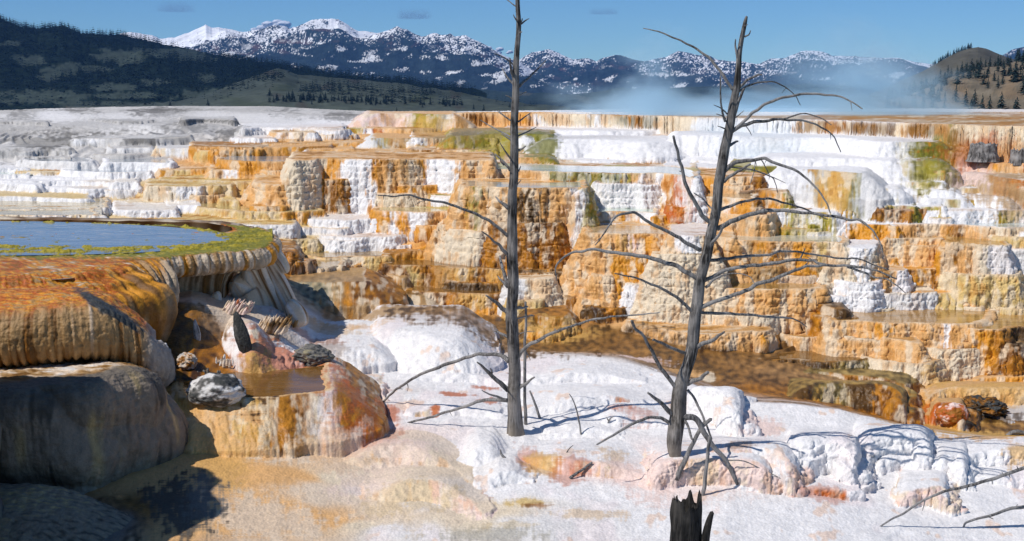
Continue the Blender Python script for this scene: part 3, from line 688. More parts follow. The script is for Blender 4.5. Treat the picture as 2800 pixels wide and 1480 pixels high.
for i, (L, foot, k, cols, opt) in enumerate(specs):
    t = Ter(); t.i = i
    if foot[1] > 1150 and k > 1.9: k = 1.9
    t.k = k
    o = dict((a.split('=') + ['1'])[:2] for a in opt.split())
    t.water = o.get('w'); t.top = o.get('t'); t.drip = 'drip' in o; t.bulge = float(o.get('b', 0.04))
    t.cols = [(float(c[:-1]), c[-1]) for c in cols.split()]
    t.drip = 'drip' in o
    b = hit0(*foot)
    ylip = np.interp(foot[0], [p[0] for p in L], [p[1] for p in L])
    d = ray(foot[0], ylip); h = 0.3
    for _ in range(4):
        dl = b[1] + 0.85 * h / k; z = d[2] / d[1] * dl; h = max(z - b[2], 0.04)
    if foot[1] > 1045 and k < 1.35 and not t.water: z -= 0.38 * h; h *= 0.62
    t.z = z; t.hh = h; t.rho = min(0.12, 0.35 * h) * (1.6 if k < 1.3 or foot[1] > 1045 else 0.7)
    t.rim = float(o.get('r', 0.018 if t.water else 0.0)); t.basin = 0.045 if t.water else 0.0
    if foot[1] < 1045:
        for e_, n_ in ((0, 1), (-1, -2)):
            if L[e_][1] > L[n_][1] + 5: L[e_] = (L[n_][0] + 0.6 * (L[e_][0] - L[n_][0]), L[n_][1] + 2.0)
    W = np.array([at_z(px, py, z)[:2] for px, py in L])
    med = np.median(W[:, 1]); lo, hi = med * (0.989 if foot[1] < 620 else 0.98 if foot[1] < 1045 else 0.95), med * (1.035 if foot[1] < 620 else 1.06)
    wpx = L[-1][0] - L[0][0]
    if wpx > 420 and foot[1] < 1045: lo, hi = med * 0.93, med * 1.08
    if 'drip' in o: lo, hi = med * 0.6, med * 1.5
    W = W * (np.clip(W[:, 1:2], lo, hi) / W[:, 1:2])
    t.soft = (foot[1] > 1045 or 's' in o) and not t.water
    wide = wpx > 420
    # hold lips that nearly meet the sight line to a sane distance
    W = np.where((W[:, 1:2] > dl * 1.7), W * (dl * 1.7 / W[:, 1:2]), W)
    W = np.where((W[:, 1:2] < dl * 0.72), W * (dl * 0.72 / W[:, 1:2]), W)
    wid = np.linalg.norm(W[-1] - W[0])
    if foot[1] < 1045 and 'drip' not in o and len(W) > 1:
        bow = (0.4 if wide else 1.0) * min(0.20 * wid, 0.55 if foot[1] > 600 else 0.8)
        if L[0][0] < 0: uu = np.clip(np.linspace(-1, 1, len(W)), 0, 1)
        elif L[-1][0] > 2900: uu = np.clip(np.linspace(-1, 1, len(W)), -1, 0)
        else:
            uu = W[:, 0] / W[:, 1]; uu = 2 * (uu - uu[0]) / (uu[-1] - uu[0]) - 1
        W = W * ((W[:, 1:2] + bow * (np.abs(uu)[:, None] ** 3 - 0.15)) / W[:, 1:2])
    W = crom(W, 5)
    back = 2.2 if foot[1] > 600 else (3.2 if foot[1] > 420 else 5.0)
    if t.drip: back = 1.6
    far = W[:, 1].max() + back
    a, e = W[0], W[-1]
    t.lip = W; t.sa, t.sb = W[0, 0] / W[0, 1], W[-1, 0] / W[-1, 1]; t.ym = W[:, 1].mean(); t.back = back
    t.poly = np.vstack([W, e * ((e[1] + back) / e[1]), [e * (far / e[1])] if far > e[1] + back + .2 else np.zeros((0, 2)), [a * (far / a[1])] if far > a[1] + back + .2 else np.zeros((0, 2)), a * ((a[1] + back) / a[1])])
    reach = 3.0 * h / k + 0.5
    sp = t.poly[:, 0] / t.poly[:, 1]
    t.s0 = sp.min() - reach / W[:, 1].min(); t.s1 = sp.max() + reach / W[:, 1].min()
    t.y0 = t.poly[:, 1].min() - reach; t.y1 = far + reach
    TERR.append(t)
# small benches and basins growing out of the taller faces
rb = random.Random(21)
def colour_at(t, px):
    c = t.cols[0][1]
    for a, b_ in t.cols:
        if px >= a: c = b_
    return c
for t in list(TERR):
    if t.hh < 0.28 or t.drip or t.soft or t.k < 1.4: continue
    L = t.lip; seg = np.linalg.norm(np.diff(L, axis=0), axis=1); cum_ = np.concatenate([[0], np.cumsum(seg)]); tot = cum_[-1]
    vis = (L[:, 0] / L[:, 1] > -0.46) & (L[:, 0] / L[:, 1] < 0.46)
    if not vis.any(): continue
    nb = int(min(9, max(1, tot * 1.15)))
    tan_ = np.gradient(L, axis=0)
    for q in range(nb):
        f = rb.uniform(0.06, 0.94) * tot; k = min(np.searchsorted(cum_, f), len(L) - 1)
        p = L[k]
        if abs(p[0] / p[1]) > 0.45: continue
        tg = tan_[k] / (np.linalg.norm(tan_[k]) + 1e-9); nr = np.array([tg[1], -tg[0]])
        if nr[1] > 0: nr = -nr
        fr_ = rb.choice([0.15, 0.25, 0.35, 0.5, 0.62, 0.75]) + rb.uniform(-.06, .06)
        hz = t.hh * fr_; face_out = (t.hh - hz) / t.k
        a_ = rb.uniform(0.22, 0.75) * (p[1] / 25) ** .5; b2 = rb.uniform(0.10, 0.30) + 0.12 * (1 - fr_)
        c0 = p + nr * (face_out - 0.02)
        an = np.linspace(-1.0, 1.0, 9) * math.pi / 2
        arc = np.array([c0 + tg * a_ * math.sin(w) + nr * b2 * math.cos(w) ** 0.8 for w in an])
        n2 = Ter(); n2.i = len(TERR); n2.k = rb.uniform(1.8, 3.6); n2.z = t.z - t.hh + hz; n2.hh = max(hz, 0.08)
        px = project(p[0], p[1], t.z)[0]; pc = colour_at(t, px)
        alt = {'W': 'WWCw', 'C': 'CWPY', 'P': 'PPCOPT', 'O': 'OOPAY', 'A': 'AADO', 'D': 'DAA', 'Y': 'YYCO', 'G': 'GGW', 'L': 'LGG', 'T': 'TPC', 'M': 'MPA'}.get(pc, pc + pc)
        n2.cols = [(0, rb.choice(alt))]; n2.top = rb.choice([n2.cols[0][1], pc, 'C' if pc in 'WCPY' else pc]); n2.bulge = 0.05
        n2.drip = n2.soft = False; n2.rho = 0.05; n2.water = None; n2.rim = 0.022; n2.basin = 0.04
        if arc[0, 0] / arc[0, 1] > arc[-1, 0] / arc[-1, 1]: arc = arc[::-1]
        n2.lip = arc; n2.sa, n2.sb, n2.ym, n2.back = arc[0, 0] / arc[0, 1], arc[-1, 0] / arc[-1, 1], arc[:, 1].mean(), 0.5
        bk_ = np.array([c0 - nr * 0.5]); n2.poly = np.vstack([arc, arc[-1:] - nr * .4, arc[:1] - nr * .4])
        reach = 1.4 * n2.hh / n2.k + .35; sp = n2.poly[:, 0] / n2.poly[:, 1]
        n2.s0, n2.s1 = sp.min() - reach / p[1], sp.max() + reach / p[1]; n2.y0, n2.y1 = n2.poly[:, 1].min() - reach, n2.poly[:, 1].max() + reach
        TERR.append(n2)
print('terraces', len(TERR), round(time.time() - T0, 1))

# sampling: columns in s, rows packed where the surface turns towards the eye
NC, NR = (int(x) for x in (1580 * RES, 1120 * RES))
SC = np.linspace(-0.60, 0.60, NC)
ncs = 430
ss = np.linspace(SC[0], SC[-1], ncs)
yy = np.exp(np.linspace(math.log(10.5), math.log(100), 2400))
Sg = np.repeat(ss[:, None], len(yy), 1); Yg = np.repeat(yy[None, :], ncs, 0)
Hg, og, Qg = surface(Sg, Yg)
_, vg = project(Sg * Yg, Yg, Hg)
den = np.abs(np.diff(vg, axis=1)) + 0.10
den = np.minimum(den, 30)
def box(a, n, ax):
    k = np.ones(n) / n
    return np.apply_along_axis(lambda r: np.convolve(np.pad(r, n // 2, mode='edge'), k, 'valid')[:len(r)], ax, a)
den = box(box(den, 9, 0), 9, 0); den = box(den, 7, 1)
cum = np.cumsum(den, 1); cum = np.concatenate([np.zeros((ncs, 1)), cum], 1); cum /= cum[:, -1:]
jj = np.linspace(0, 1, NR)
Yr = np.stack([np.interp(jj, cum[i], yy) for i in range(ncs)])
Yr = np.stack([np.interp(SC, ss, Yr[:, j]) for j in range(NR)], 1)
S = np.repeat(SC[:, None], NR, 1)
H, own, Q = surface(S, Yr)
print('surface', round(time.time() - T0, 1))
X = S * Yr
Pm = np.stack([X, Yr, H], -1)
def normals(P):
    du = np.gradient(P, axis=0); dv = np.gradient(P, axis=1)
    n = np.cross(du, dv); n /= np.linalg.norm(n, axis=-1, keepdims=True) + 1e-12
    return np.where(n[..., 2:3] < 0, -n, n)
N0 = normals(Pm)
steep = smooth(0.88, 0.55, N0[..., 2])
sc = (24.0 / Yr) ** 0.6
amp = 1 / sc
ob = np.array([t.bulge for t in TERR] + [0.03])[own]
x, y, z = X * sc, Yr * sc, H * sc
wz = 0.25 * pn(x * 1.1, y * 1.1, z * 1.1, 21)
lump = np.abs(pn(x * 2.1 + wz, y * 2.1, z * 1.7 + wz, 11)) ; lump2 = np.abs(pn(x * 4.6, y * 4.6, z * 3.8, 12)); lump3 = np.abs(pn(x * 11, y * 11, z * 10, 13))
fl = pn(x * 7.5, y * 3.0, z * 0.9, 14)
gran = pn(x * 24, y * 24, z * 24, 15)
bumpy = (lump - 0.22) * 1.0
fl2 = np.abs(pn(x * 14, y * 6, z * 1.3, 17)) - .2
disp_f = ob * 1.35 * (lump - 0.2) + (0.02 + ob * .3) * (lump2 - 0.2) + 0.012 * fl2 + 0.055 * (lump3 - 0.2) + 0.008 * fl + 0.022 * gran
flat_n = pn(x * 1.2, y * 1.2, 0, 16)
terrq = (Yr < 24) & (own < 0)
disp_t = 0.008 * (lump2 - 0.2) + 0.007 * (lump3 - .2) + 0.0035 * gran
wat = np.array([1.0 if t.water else 0.0 for t in TERR] + [0.0])[own]
disp_t = np.where((wat > 0) & (Q < -0.1), 0.3 * disp_t, disp_t)
okk = np.array([float(np.clip((t.k - 0.55) / 1.5, 0.22, 1.0)) for t in TERR] + [0.6])[own]
disp_f = disp_f * okk
disp = (steep * disp_f + (1 - steep) * disp_t) * amp
# low ripples and small terracettes on the open floors
rip = pn(x * 0.55, y * 0.8, 0, 31) * 0.05 + pn(x * 1.6, y * 2.6, 0, 32) * 0.022
st = H / 0.07 + 1.6 * pn(x * 1.3, y * 1.3, 0, 33)
tc_ = (st - np.floor(st)); tc_ = smooth(0.25, 0.75, tc_) - tc_
open_ = (wat == 0) * (1 - steep) * smooth(70, 40, Yr)
tm = smooth(0.0, 0.5, pn(x * 0.5, y * 0.7, 0, 34)) * smooth(26, 22, Yr)
stp = 0.15 * (1 + 0.4 * pn(X * .2, Yr * .2, 0, 36)); s5 = (H + 0.10 * pn(x * 1.1, y * 1.1, 0, 37)) / stp + 0.5 * np.abs(pn(x * 2.2, y * 2.2, 0, 38)); f5 = s5 - np.floor(s5)
R5 = table_at(SC)[0]
stair = (own < 0) * smooth(0, .3, Yr - R5[:, 5:6]) * smooth(.5, 0, Yr - R5[:, 10:11] + .3)
H2 = H + stair * stp * (smooth(0.55, 0.98, f5) - f5) + open_ * (rip + 0.022 * tc_ * tm)
Pm = np.stack([X, Yr, H2], -1) + N0 * disp[..., None]
print('displaced', round(time.time() - T0, 1))

# ---------------- colour ----------------
U, Vv = project(X, Yr, H)
def lin(c): return np.array(PAL[c])
zp = zone_pts(ZONE, 3)
zs_ = []
for px, py, c in zp:
    b = hit(float(px), float(py)); zs_.append((b[0] / b[1], math.log(b[1]), c))
# blend of the nearest notes, on a thinned grid
st_ = 4
Sg2 = S[::st_, ::st_]; Lg2 = np.log(Yr[::st_, ::st_])
ns1 = 0.030 * pn(Sg2 * 14, Lg2 * 14, 0, 41) + 0.012 * pn(Sg2 * 34, Lg2 * 34, 0, 43); ns2 = 0.030 * pn(Sg2 * 14, Lg2 * 14, 0, 42) + 0.012 * pn(Sg2 * 34, Lg2 * 34, 0, 44)
A = np.zeros(Sg2.shape + (3,)); Wt = np.zeros(Sg2.shape); Aw = np.zeros(Sg2.shape)
for s_, l_, c in zs_:
    w = 1 / (((Sg2 + ns1 - s_) ** 2 + (1.5 * (Lg2 + ns2 - l_)) ** 2) + 2e-5) ** 2.2
    A += w[..., None] * lin(c); Aw += w * WETC[c]; Wt += w
A /= Wt[..., None]; Aw /= Wt
ci = np.arange(NC) / st_; ri = np.arange(NR) / st_
def up(a):
    a0 = np.minimum(ci.astype(int), a.shape[0] - 2); fa = np.clip(ci - a0, 0, 1)[:, None]
    r0 = np.minimum(ri.astype(int), a.shape[1] - 2); fr = np.clip(ri - r0, 0, 1)[None, :]
    g = lambda i, j: a[np.ix_(a0 + i, r0 + j)]
    return (g(0, 0) * (1 - fa) + g(1, 0) * fa) * (1 - fr) + (g(0, 1) * (1 - fa) + g(1, 1) * fa) * fr
C = np.stack([up(A[..., k]) for k in range(3)], -1); WET = up(Aw)
print('zones', round(time.time() - T0, 1))
strk = pn(U * 0.045, Vv * 0.008, Yr * .6, 51); strk2 = pn(U * 0.16, Vv * 0.018, Yr, 52); blot = pn(x * 3.0, y * 3.0, z * 3.0, 53); blot2 = pn(x * 9, y * 9, z * 9, 54)
hband = pn(U * 0.012, Vv * 0.28, 0, 56) + 0.6 * pn(U * 0.05, Vv * 0.5, 0, 57)
strk3 = pn(U * 0.34, Vv * 0.03, Yr, 55)
Ue = U + 20 * strk2 + 24 * blot + 11 * blot2 + 16 * strk + 5 * strk3
face = smooth(-0.01, 0.06, Q) * (own >= 0)
for t in TERR:
    c0, c1 = np.searchsorted(SC, [t.s0, t.s1])
    if c1 <= c0: continue
    m = own[c0:c1] == t.i
    if not m.any(): continue
    sub = C[c0:c1]; u = Ue[c0:c1][m]; fc = face[c0:c1][m]
    xs = [a for a, b in t.cols]; w_ = 13.0 if t.k > 1.4 else 26.0
    col = np.tile(lin(t.cols[0][1]), (len(u), 1)); wt_ = np.full(len(u), WETC[t.cols[0][1]])
    for a, b in t.cols[1:]:
        f = smooth(a - w_, a + w_, u); col += (lin(b) - col) * f[:, None]; wt_ += (WETC[b] - wt_) * f
    # drips of lighter crust and darker mat inside a colour
    k1 = strk[c0:c1][m]; k2 = blot[c0:c1][m]; k3 = strk2[c0:c1][m]; k4 = blot2[c0:c1][m]
    lum = col.mean(1); k5 = strk3[c0:c1][m]
    warm = smooth(0.08, 0.25, col[:, 0] - col[:, 2])
    f = smooth(0.05, 0.5, k1 + 0.35 * k3 + 0.8 * k2 + .4 * k4 + .15 * k5) * warm * 0.58
    col += (np.array(PAL['O']) * (0.55 if t.k > 0 else 1) + col * 0.42 - col) * f[:, None]
    f = smooth(0.02, 0.5, -k1 - 0.7 * k2 - 0.25 * k3 + .5 * k4 - .15 * k5) * warm * 0.72
    col += (np.array(PAL['C']) - col) * f[:, None]
    f = smooth(0.25, 0.55, 0.6 * k2 + 0.5 * k4 + 0.5 * k3 + .35 * k5) * warm * smooth(0.45, 0.1, col[:, 2]) * 0.5
    col += (np.array(PAL['A']) - col) * f[:, None]
    tp = lin(t.top) if t.top else None
    base = sub[m]
    topc = base if tp is None else base * 0.25 + tp * 0.75
    kh = hband[c0:c1][m] if t.k > 1.4 and not t.soft else 0 * k1; tw = smooth(0.08, 0.25, topc[:, 0] - topc[:, 2])
    topc = topc + (np.array(PAL['O']) * .7 - topc) * (0.7 * tw * smooth(0.0, 0.45, kh))[:, None]
    topc = topc + (np.array(PAL['A']) - topc) * (0.6 * tw * smooth(0.3, 0.6, kh + .4 * k2))[:, None]
    topc = topc + (np.array(PAL['C']) - topc) * (0.6 * tw * smooth(0.1, 0.5, -kh))[:, None]
    res = topc + (col - topc) * fc[:, None]
    q = Q[c0:c1][m]
    crust = np.exp(-((q - 0.0) / 0.045) ** 2) * 0.45 * smooth(0.2, 0.5, lum)
    res += (np.array(PAL['C']) * 1.05 - res) * (crust * smooth(0.62, 0.3, res[:, 2]))[:, None]
    sub[m] = res
    WET[c0:c1][m] = WET[c0:c1][m] * (1 - fc) + wt_ * fc
LY = np.log(Yr)
inb = smooth(0.05, 0.5, Yr - R5[:, 3:4]) * (Yr < R5[:, 5:6]) * (own < 0) * smooth(1000, 1250, U) * smooth(0.35, 0.6, C[..., 2])
C += (lin('B') - C) * (0.9 * inb)[..., None]; WET += (0.9 - WET) * inb
def patch(px, py, rx, ry, c, st, at=None):
    b = hit(px, py) if at is None else at
    dd = b[1]; el = max(-b[2] / b[1], 0.02)
    rX = rx * dd / F; rZ = ry * dd / F + 0.03; rY = min(max(ry * dd / F / el, 0.1), 4.0)
    c0, c1 = np.searchsorted(SC, [(b[0] - 2 * rX) / dd - .02, (b[0] + 2 * rX) / dd + .02])
    if c1 <= c0: return
    sl = slice(c0, c1)
    d = np.sqrt(((X[sl] - b[0] * (Yr[sl] / dd)) / rX) ** 2 + ((Yr[sl] - dd) / rY) ** 2 + (np.maximum(np.abs(H[sl] - b[2]) - 0.12, 0) / (rZ + 0.25)) ** 2)
    d = d + 0.50 * blot[sl] + 0.42 * blot2[sl] + 0.30 * strk2[sl] + .25 * hband[sl]
    w = smooth(1.10, 0.45, d) * st
    C[sl] += (lin(c) - C[sl]) * w[..., None]; WET[sl] += (WETC[c] - WET[sl]) * w
for p in PATCH.strip().splitlines():
    a = p.split(); patch(*(float(v) for v in a[:4]), a[4], float(a[5]))
# old weathered crust on the far plateau, faint tints in the white floor
wh = smooth(0.5, 0.7, C[..., 2]) * (Yr < 26) * (1 - steep * .5)
pk = smooth(0.15, 0.55, pn(x * 0.9, y * 0.9, 0, 61) + 0.4 * blot) * wh
C += (np.array([0.80, 0.69, 0.68]) - C) * (0.55 * pk)[..., None]
og_ = smooth(0.42, 0.62, pn(x * 1.4, y * 3.2, 0, 62) + 0.35 * blot2) * wh
C += (np.array([0.66, 0.36, 0.17]) - C) * (0.45 * og_)[..., None]
gy = smooth(0.52, 0.42, C[..., 0]) * smooth(0.25, 0.05, C[..., 0] - C[..., 2]) * (Yr > 30)
gq = smooth(-0.1, 0.35, pn(X * 0.35, Yr * 0.25, 0, 63) + 0.6 * pn(X * 1.4, Yr * 0.9, 0, 64) + .4 * blot2)
C += (np.array([0.66, 0.63, 0.60]) - C) * (0.75 * gy * gq)[..., None]
gq = smooth(0.15, 0.5, pn(X * 0.3, Yr * 0.4, 0, 65) + 0.5 * pn(X * 2.4, Yr * 1.6, 0, 66))
C += (np.array([0.15, 0.14, 0.125]) - C) * (0.6 * gy * gq)[..., None]
amb = smooth(0.45, 0.3, C[..., 0]) * smooth(0.06, 0.12, C[..., 0] - C[..., 2]) * (Yr < 30)
C *= (1 + amb * (0.9 * blot2 + 0.5 * blot))[..., None].clip(0.35, 1.9)
C *= (1 + 0.10 * strk2 * steep + 0.07 * blot2)[..., None]
C = np.clip(C, 0.01, 0.84)
print('coloured', round(time.time() - T0, 1))

MAT_GROUND = terrain_mat('travertine', 1.0)
R_, Z_ = table_at(SC)
fj = grid_faces(NC, NR)
fy = Yr[:-1, :-1]
rid = np.zeros((NC - 1, NR - 1), int)
rid[fy > R_[:-1, 3:4]] = 1        # beyond the crest of the white floor
rid[fy > R_[:-1, 5:6]] = 2        # the stair of terraces
rid[fy > R_[:-1, 11:12] + 1.6] = 3   # the flat top
fr = rid.ravel()
names = [('travertine_flat', 'bright white travertine floor with pink and orange stains around the dead trees'),
         ('stream_bed', 'wet amber and brown channel floor between the white floor and the terraces'),
         ('travertine_terraces', 'stair of orange, tan and white travertine terraces with rimmed pools'),
         ('upper_plateau', 'flat grey and white upper plateau behind the terrace stair')]
PV = Pm.reshape(-1, 3); CV = C.reshape(-1, 3); WV = WET.ravel()
for k, (nm, lb) in enumerate(names):
    f = fj[fr == k]
    use, inv = np.unique(f, return_inverse=True)
    o = make_mesh(nm, PV[use], inv.reshape(f.shape), MAT_GROUND, col=CV[use], wet=WV[use])
    tag(o, lb, 'ground', kind='structure')
print('ground built', len(PV), round(time.time() - T0, 1))

# ---------------- water lying in the basins ----------------
WM = {'B': water_mat('amber_water', (0.20, 0.095, 0.022)), 'o': water_mat('gold_water', (0.40, 0.22, 0.06)), 'P': water_mat('tan_water', (0.55, 0.36, 0.18)),
      'T': water_mat('pale_water', (0.55, 0.50, 0.38)), 'W': water_mat('milky_water', (0.58, 0.62, 0.58)), 'K': water_mat('grey_water', (0.34, 0.38, 0.42)),
      'M': water_mat('brown_water', (0.42, 0.28, 0.13)), 'Y': water_mat('straw_water', (0.50, 0.38, 0.16)), 'C': water_mat('green_water', (0.55, 0.66, 0.55))}
WNAME = {'B': 'dark amber', 'o': 'golden', 'P': 'tan', 'T': 'pale', 'W': 'milky', 'K': 'grey', 'M': 'brown', 'Y': 'straw coloured', 'C': 'pale green'}
def fan(poly, z, name, mat, label):
    n = len(poly)
    me = bpy.data.meshes.new(name)
    me.from_pydata([(a, b, z) for a, b in poly], [], [tuple(range(n))]); me.update()
    me.materials.append(mat)
    o = bpy.data.objects.new(name, me); COL.objects.link(o)
    tag(o, label, 'water', kind='structure'); return o
for t in TERR:
    if not t.water: continue
    L = t.lip.copy(); n = len(L)
    tan = np.gradient(L, axis=0); nrm = np.stack([-tan[:, 1], tan[:, 0]], 1); nrm /= np.linalg.norm(nrm, axis=1)[:, None] + 1e-9
    L1 = L + nrm * 0.05
    bk = 1.5 if t.drip else (1.6 if L[:, 1].mean() < 30 else 2.6)
    sv = L1[:, 0] / L1[:, 1]; keep = [0]
    for q in range(1, n):
        if sv[q] > sv[keep[-1]] + 2e-4: keep.append(q)
    L1 = L1[keep]; L2 = L1 * ((L1[:, 1:2] + bk) / L1[:, 1:2])
    mx = t.lip[n // 2]
    if t.drip:
        continue
    zz = np.full((len(L1), 1), t.z + 0.004)
    Vw = np.stack([np.hstack([L1, zz]), np.hstack([L2, zz])], 1)
    o = make_mesh('pool_water', Vw.reshape(-1, 3), grid_faces(len(L1), 2), WM[t.water])
    tag(o, 'thin %s water standing on a terrace' % WNAME[t.water], 'water', kind='structure')
# ---------------- hills and mountains far behind ----------------
def far_mat(name, rough=0.95, bump=0.0, sc=1.0):
    m = NT(name); at = m.n('Attribute', _attribute_name='Col'); p = m.n('BsdfPrincipled', Roughness=rough)
    p.inputs['Specular IOR Level'].default_value = 0.05
    tc = m.n('TexCoord'); n = m.n('TexNoise', Scale=sc, Detail=5.0, Roughness=0.7); m.l(tc.outputs['Object'], n.inputs['Vector'])
    c = m.mix(1.0, at.outputs['Color'], m.ramp(n.outputs[0], [(0.3, 0.72), (0.7, 1.2)]), 'MULTIPLY')
    m.l(c, p.inputs['Base Color'])
    m.l(p.outputs[0], m.out.inputs['Surface']); return m.m
MAT_FAR = far_mat('mountain_rock', sc=0.01)
MAT_HILL = far_mat('hill_grass', sc=0.05)
def massif(name, ridge, foot, Dr, Db, label, colour, amp, step=3.0, rows=120, jag=3.0, bulge=0.0, mat=None, fr=1.0, spur=0.0):
    rx = np.array([p[0] for p in ridge], float); ry = np.array([p[1] for p in ridge], float)
    fx = np.array([p[0] for p in foot], float); fy_ = np.array([p[1] for p in foot], float)
    px = np.arange(rx[0], rx[-1] + step, step)
    t = np.concatenate([np.linspace(0, 1, rows) ** 0.9, [1.06, 1.18, 1.4]])
    yr = np.interp(px, rx, ry) + jag * fbm(px * 0.035, 0 * px, 3.3, 5, 77, 0.6)
    yf = np.interp(px, fx, fy_)
    out = np.zeros((len(px), len(t), 3)); 
    for i in range(len(px)):
        R = at_y(px[i], yr[i], Dr); B = at_y(px[i], yf[i], Db)
        tt = np.clip(t, 0, 1)
        yv = Db + (Dr - Db) * t
        zv = B[2] + (R[2] - B[2]) * (tt + bulge * np.sin(tt * math.pi))
        zv = zv - np.maximum(t - 1, 0) * (Dr - Db) * 0.9
        out[i, :, 0] = R[0] / R[1] * yv; out[i, :, 1] = yv; out[i, :, 2] = zv
    T = np.repeat(np.clip(t, 0, 1)[None], len(px), 0)
    L = Dr
    q = fr * 13.0 / L
    nx, ny = out[..., 0] * q, out[..., 1] * q
    rd = 1 - np.abs(pn(nx * 0.5 + .3 * pn(nx, ny, 0, 4), ny * 0.25, 0, 81)) * 2
    rd += 0.5 * (1 - 2 * np.abs(pn(nx * 1.3, ny * 0.7, 0, 82))) + 0.25 * (1 - 2 * np.abs(pn(nx * 3.1, ny * 1.9, 0, 83))) + 0.13 * pn(nx * 8, ny * 6, 0, 84)
    out[..., 2] += 0.30 * amp * (rd - 0.4) * np.sin(np.clip(T, 0, 1) * math.pi) ** 0.7 * smooth(1.0, 0.93, T)
    nrm = normals(out)
    c, w = colour(out, T, nrm, px[:, None] + 0 * T, rd)
    o = make_mesh(name, out.reshape(-1, 3), grid_faces(len(px), len(t)), mat or MAT_FAR, col=np.clip(c, 0.004, 0.9).reshape(-1, 3))
    tag(o, label, 'mountain', kind='structure')
    return out, T, nrm
def snowcol(snow_lo, snow_hi, dens, snow=0.86):
    def f(P, T, N, U, rd):
        _, V = project(P[..., 0], P[..., 1], P[..., 2])
        fine = pn(U * 0.22, V * 0.30, 0, 91) + 0.7 * pn(U * 0.5, V * 0.55, 0, 92) + 0.5 * pn(U * 0.06, V * 0.09, 0, 93)
        hgt = smooth(snow_lo, snow_hi, T + 0.10 * pn(U * 0.02, V * 0.03, 0, 94) + 0.05 * rd)
        tree = smooth(-0.1, 0.15, 0.85 * fine + 0.45 * (rd - 0.3) + dens - 1.4 * hgt + 0.35 * (1 - smooth(0.0, 0.25, hgt)))
        rock = smooth(0.25, 0.5, pn(U * 0.03, V * 0.06, 0, 95) + 0.3 * fine) * smooth(0.75, 0.3, hgt)
        forest = np.array([0.022, 0.036, 0.042]) * (1 + 0.5 * np.clip(fine, -1, 1)[..., None])
        red = np.array([0.13, 0.075, 0.065])
        base = forest + (red - forest) * (0.7 * rock * smooth(0.25, 0.5, T))[..., None]
        c = base + (np.array([snow, snow, snow * 1.02]) - base) * ((1 - tree) * smooth(0.02, 0.2, hgt))[..., None]
        patch_ = smooth(0.42, 0.55, pn(U * 0.025 + V * 0.02, V * 0.07, 0, 96) + 0.35 * fine) * smooth(snow_lo - 0.25, snow_lo, T)
        c = c + (snow - c) * (patch_ * smooth(.5, .2, hgt) * 0.85)[..., None]
        return c, None
    return f
def wood(P, T, N, U, rd):
    _, V = project(P[..., 0], P[..., 1], P[..., 2])
    f = pn(U * 0.3, V * 0.25, 0, 97); g = pn(U * 0.012, V * 0.03, 0, 98)
    c = np.array([0.030, 0.046, 0.042]) * (1 + 0.4 * f)[..., None]
    m = smooth(0.25, 0.45, g + 0.2 * f)
    return c + (np.array([0.10, 0.10, 0.075]) - c) * (0.6 * m)[..., None], None
RA = [(300,118),(337,102),(359,95),(397,98),(418,98),(435,106),(478,103),(521,87),(545,76),(562,68),(580,76),(598,75),(625,79),(674,92),(728,90),(760,84),(777,82),(793,90),(826,76),(869,62),(905,56),(924,56),(932,62),(950,70),(978,87),(1009,89),(1041,90),(1085,79),(1106,90),(1155,106),(1204,106),(1258,117),(1275,111),(1290,121),(1313,130),(1362,157),(1405,180),(1450,205),(1520,235),(1620,262)]
massif('mountain', RA, [(300,262),(900,272),(1620,292)], 9200, 5600, 'tallest snow covered mountain rising behind the dark wooded hill', snowcol(0.24, 0.95, 0.62), 330, 1.6, 260, 4.0, 0.05, fr=1.0)
RB = [(1330,230),(1370,200),(1400,178),(1421,168),(1454,147),(1500,134),(1512,138),(1530,147),(1568,166),(1606,163),(1631,174),(1650,163),(1688,154),(1715,160),(1747,171),(1796,163),(1823,158),(1854,144),(1868,146),(1898,155),(1936,155),(1963,166),(2028,171),(2077,177),(2120,185),(2200,205),(2300,240)]
massif('mountain', RB, [(1330,285),(2300,290)], 9900, 6500, 'middle range of snow speckled peaks between the two dead trees', snowcol(0.18, 1.0, 1.0), 250, 1.6, 200, 3.0, 0.0)
RC = [(1980,230),(2040,190),(2077,177),(2104,163),(2148,158),(2191,140),(2225,139),(2251,142),(2278,152),(2343,155),(2408,158),(2452,158),(2506,171),(2555,177),(2610,181),(2700,200),(2800,230)]
massif('mountain', RC, [(1980,288),(2800,292)], 9600, 6400, 'flat topped snow speckled mountain behind the rising steam', snowcol(0.18, 1.0, 1.06), 230, 1.6, 200, 3.0, 0.0)
RD = [(2690,180),(2745,149),(2767,136),(2800,128),(2860,112),(2960,95),(3100,110)]
massif('mountain', RD, [(2690,235),(3100,240)], 8200, 5600, 'blue mountain with a thin snow streak at the far right edge', snowcol(0.7, 1.3, 1.1), 160, 2.4, 90, 2.0, 0.0)
RL = [(900,255),(1000,243),(1120,232),(1250,246),(1400,258),(1560,262),(1700,250),(1850,246),(2000,240),(2200,232),(2400,236),(2600,240),(2900,250)]
massif('wooded_foothill', RL, [(900,288),(2900,300)], 5200, 3600, 'low dark blue wooded foothills beneath the snowy peaks', wood, 60, 3.0, 60, 3.0, 0.2)
